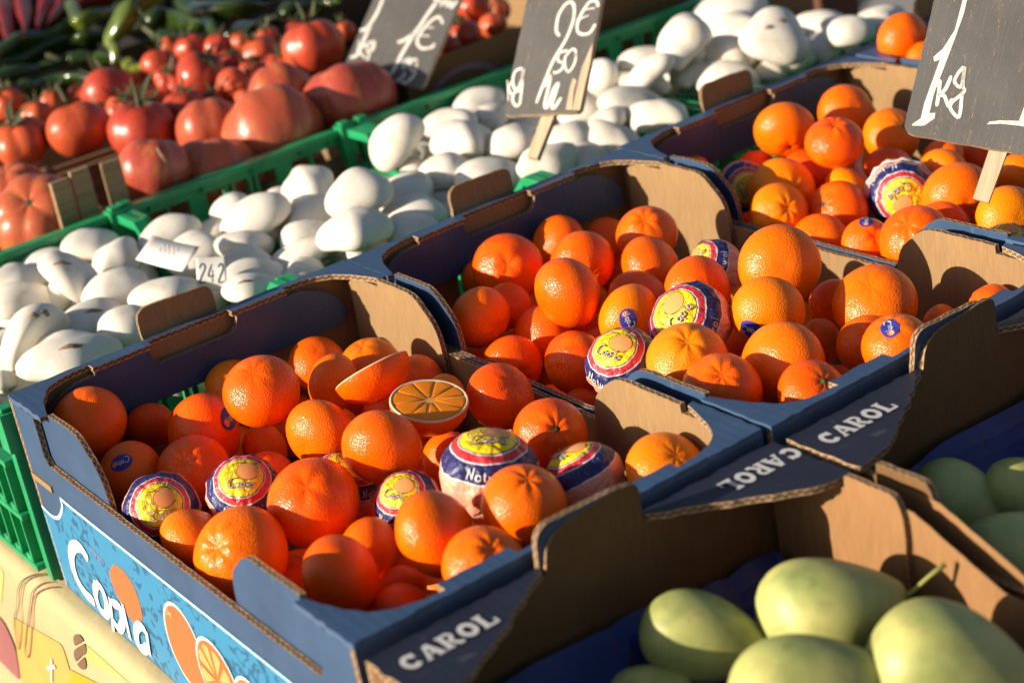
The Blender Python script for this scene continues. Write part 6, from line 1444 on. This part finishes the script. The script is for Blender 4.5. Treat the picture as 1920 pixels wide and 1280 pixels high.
# ------------------------------------------------------------------ mangoes and their blue tissue
def mango_mesh(seed):
    sd_ = 1 if seed % 2 else -1
    def fn(d):
        R = 1 + 0.035 * wave3(d, seed, 1.0); p = d * R
        t = p.x
        w = 1.04 - 0.26 * (t + 0.10) - 0.16 * max(0, t) ** 2
        return Vector((t, p.y * 0.74 * w + 0.10 * t * t * sd_, p.z * 0.70 * w + 0.16 * t * t * (1 if t > 0 else 0.25)))
    vs, fs = sphere_verts(fn, 40, 26); return mesh('mango', vs, fs, MANGO, smooth=True)
MG = [mango_mesh(700 + i) for i in range(3)]
rg = random.Random(12)
for i, (gid, x, y, z, r, ax, asp, lab) in enumerate(MANGOS):
    o = link('mango', MG[i % 3]); o.location = (x, y, z); X = Vector(ax).normalized(); Zv = (Vector((0, 0, 1)) + Vector((rg.uniform(-.3, .3), rg.uniform(-.3, .3), 0))); Yv = Zv.cross(X).normalized(); Zv = X.cross(Yv)
    o.rotation_mode = 'QUATERNION'; o.rotation_quaternion = Matrix((X, Yv, Zv)).transposed().to_quaternion(); o.scale = (r, r * asp / 0.74, r * asp / 0.70)
    tag(o, lab, 'mango', 'green mangoes in the brown cartons')
    if gid == 'M2':
        link('stalk', tube_mesh('stalk', [(0.93, 0, 0.14), (1.08, 0.02, 0.25), (1.28, 0.06, 0.42), (1.50, 0.10, 0.58)], [0.05, 0.032, 0.030, 0.042], plain('mango_stalk', (0.30, 0.31, 0.07), 0.6), 8), o)
for k, (root, lab) in enumerate(((mcA, 'dark blue crumpled tissue under the mangoes of the nearest carton'), (mcB, 'dark blue crumpled tissue lining the carton at the right border'))):
    vs, fs = [], []; nx, ny = 40, 60; ox, oy = root.location.x, root.location.y
    for j in range(ny + 1):
        for i in range(nx + 1):
            u = 0.018 + (BW - 0.036) * i / nx; v = 0.012 + (BD - 0.026) * j / ny
            e = min(u - 0.012, BW - 0.012 - u, BD - 0.010 - v, v - 0.006)
            d = Vector((u * 30, v * 30, 0.5)); z = 0.074 + 0.040 * exp(-e / 0.024) + 0.006 * wave3(d, 31 + k, 0.6) + 0.004 * abs(wave3(d, 41 + k, 1.6))
            for g in MANGOS:
                dx, dy = ox + u - g[1], oy + v - g[2]; q = sqrt(dx * dx + dy * dy)
                if q < g[4] * 1.1: z = min(z, g[3] - g[4] * 0.62 - 0.002)
            vs.append((ox + u, oy + v, max(0.012, z)))
            if i and j: a = j * (nx + 1) + i; fs.append((a - nx - 2, a - nx - 1, a, a - 1))
    o = link('tissue_liner', mesh('tissue_liner', vs, fs, LINER)); tag(o, lab, 'tissue paper'); sm_ = o.modifiers.new('thickness', 'SOLIDIFY'); sm_.thickness = 0.0006

# ------------------------------------------------------------------ paper slips in the mushrooms
def slip(label, c, U, V, w, h, bend, strokes, m):
    c, U, V = Vector(c), Vector(U).normalized(), Vector(V); V = (V - U * V.dot(U)).normalized(); N = U.cross(V)
    f = lambda a, b, l=0: c + U * a + V * b + N * (l + bend * (a / w) ** 2 * w)
    vs, fs = [], []; n = 10
    for i in range(n + 1):
        a = -w / 2 + w * i / n; vs += [f(a, -h / 2), f(a, h / 2)]
        if i: fs.append((2 * i - 2, 2 * i, 2 * i + 1, 2 * i - 1))
    o = link('paper_slip', mesh('paper_slip', vs, fs, PAPER, smooth=True)); tag(o, label, 'paper slip'); sm_ = o.modifiers.new('thickness', 'SOLIDIFY'); sm_.thickness = 0.0004
    decal_strokes('printed_text', strokes, lambda a, b, l: f(a, b, l), m, o, 3)
slip('loose white paper slip with faint print lying on the mushrooms', (0.236, 0.702, 0.153), (0.25, -1.0, -0.06), (0.85, 0.35, 0.55), 0.064, 0.028, 0.10,
     [(0.0008, [(-0.030 + 0.004 * i + 0.012 * (i // 3), 0.006 - 0.009 * k), (-0.0275 + 0.004 * i + 0.012 * (i // 3), 0.006 - 0.009 * k)]) for i in range(9) for k in range(2)] + [(0.0010, arc(-0.012 + 0.006 * i, 0.0035, 0.0018, 0.004, 0, 330, 8)) for i in range(4)], FAINT)
slip('small white card with black digits standing among the mushrooms', (0.243, 0.634, 0.146), (0.72, -0.66, -0.05), (0.35, 0.30, 0.90), 0.027, 0.030, 0.05,
     [(0.0014, [(-0.011, 0.006), (-0.008, 0.010), (-0.0055, 0.006), (-0.011, -0.006), (-0.005, -0.006)]), (0.0014, [(0.0005, 0.009), (-0.003, -0.001), (0.0025, -0.001)]), (0.0014, [(0.001, 0.004), (0.0005, -0.007)]), (0.0014, [(0.006, 0.006), (0.009, 0.009), (0.0105, 0.004), (0.006, -0.007), (0.012, -0.007)])], INK)

# ------------------------------------------------------------------ behind the stall
post = thing('stall_post', 'red brown wooden post standing behind the far mushrooms', 'post', (2.15, 1.80, -0.85))
boxes('shaft', [(-0.055, 0.055, -0.055, 0.055, 0.0, 2.6)], POSTW, post, 0.004)
boxes('foot_plate', [(-0.09, 0.09, -0.09, 0.09, 0.0002, 0.012)], METAL, post, 0.002)
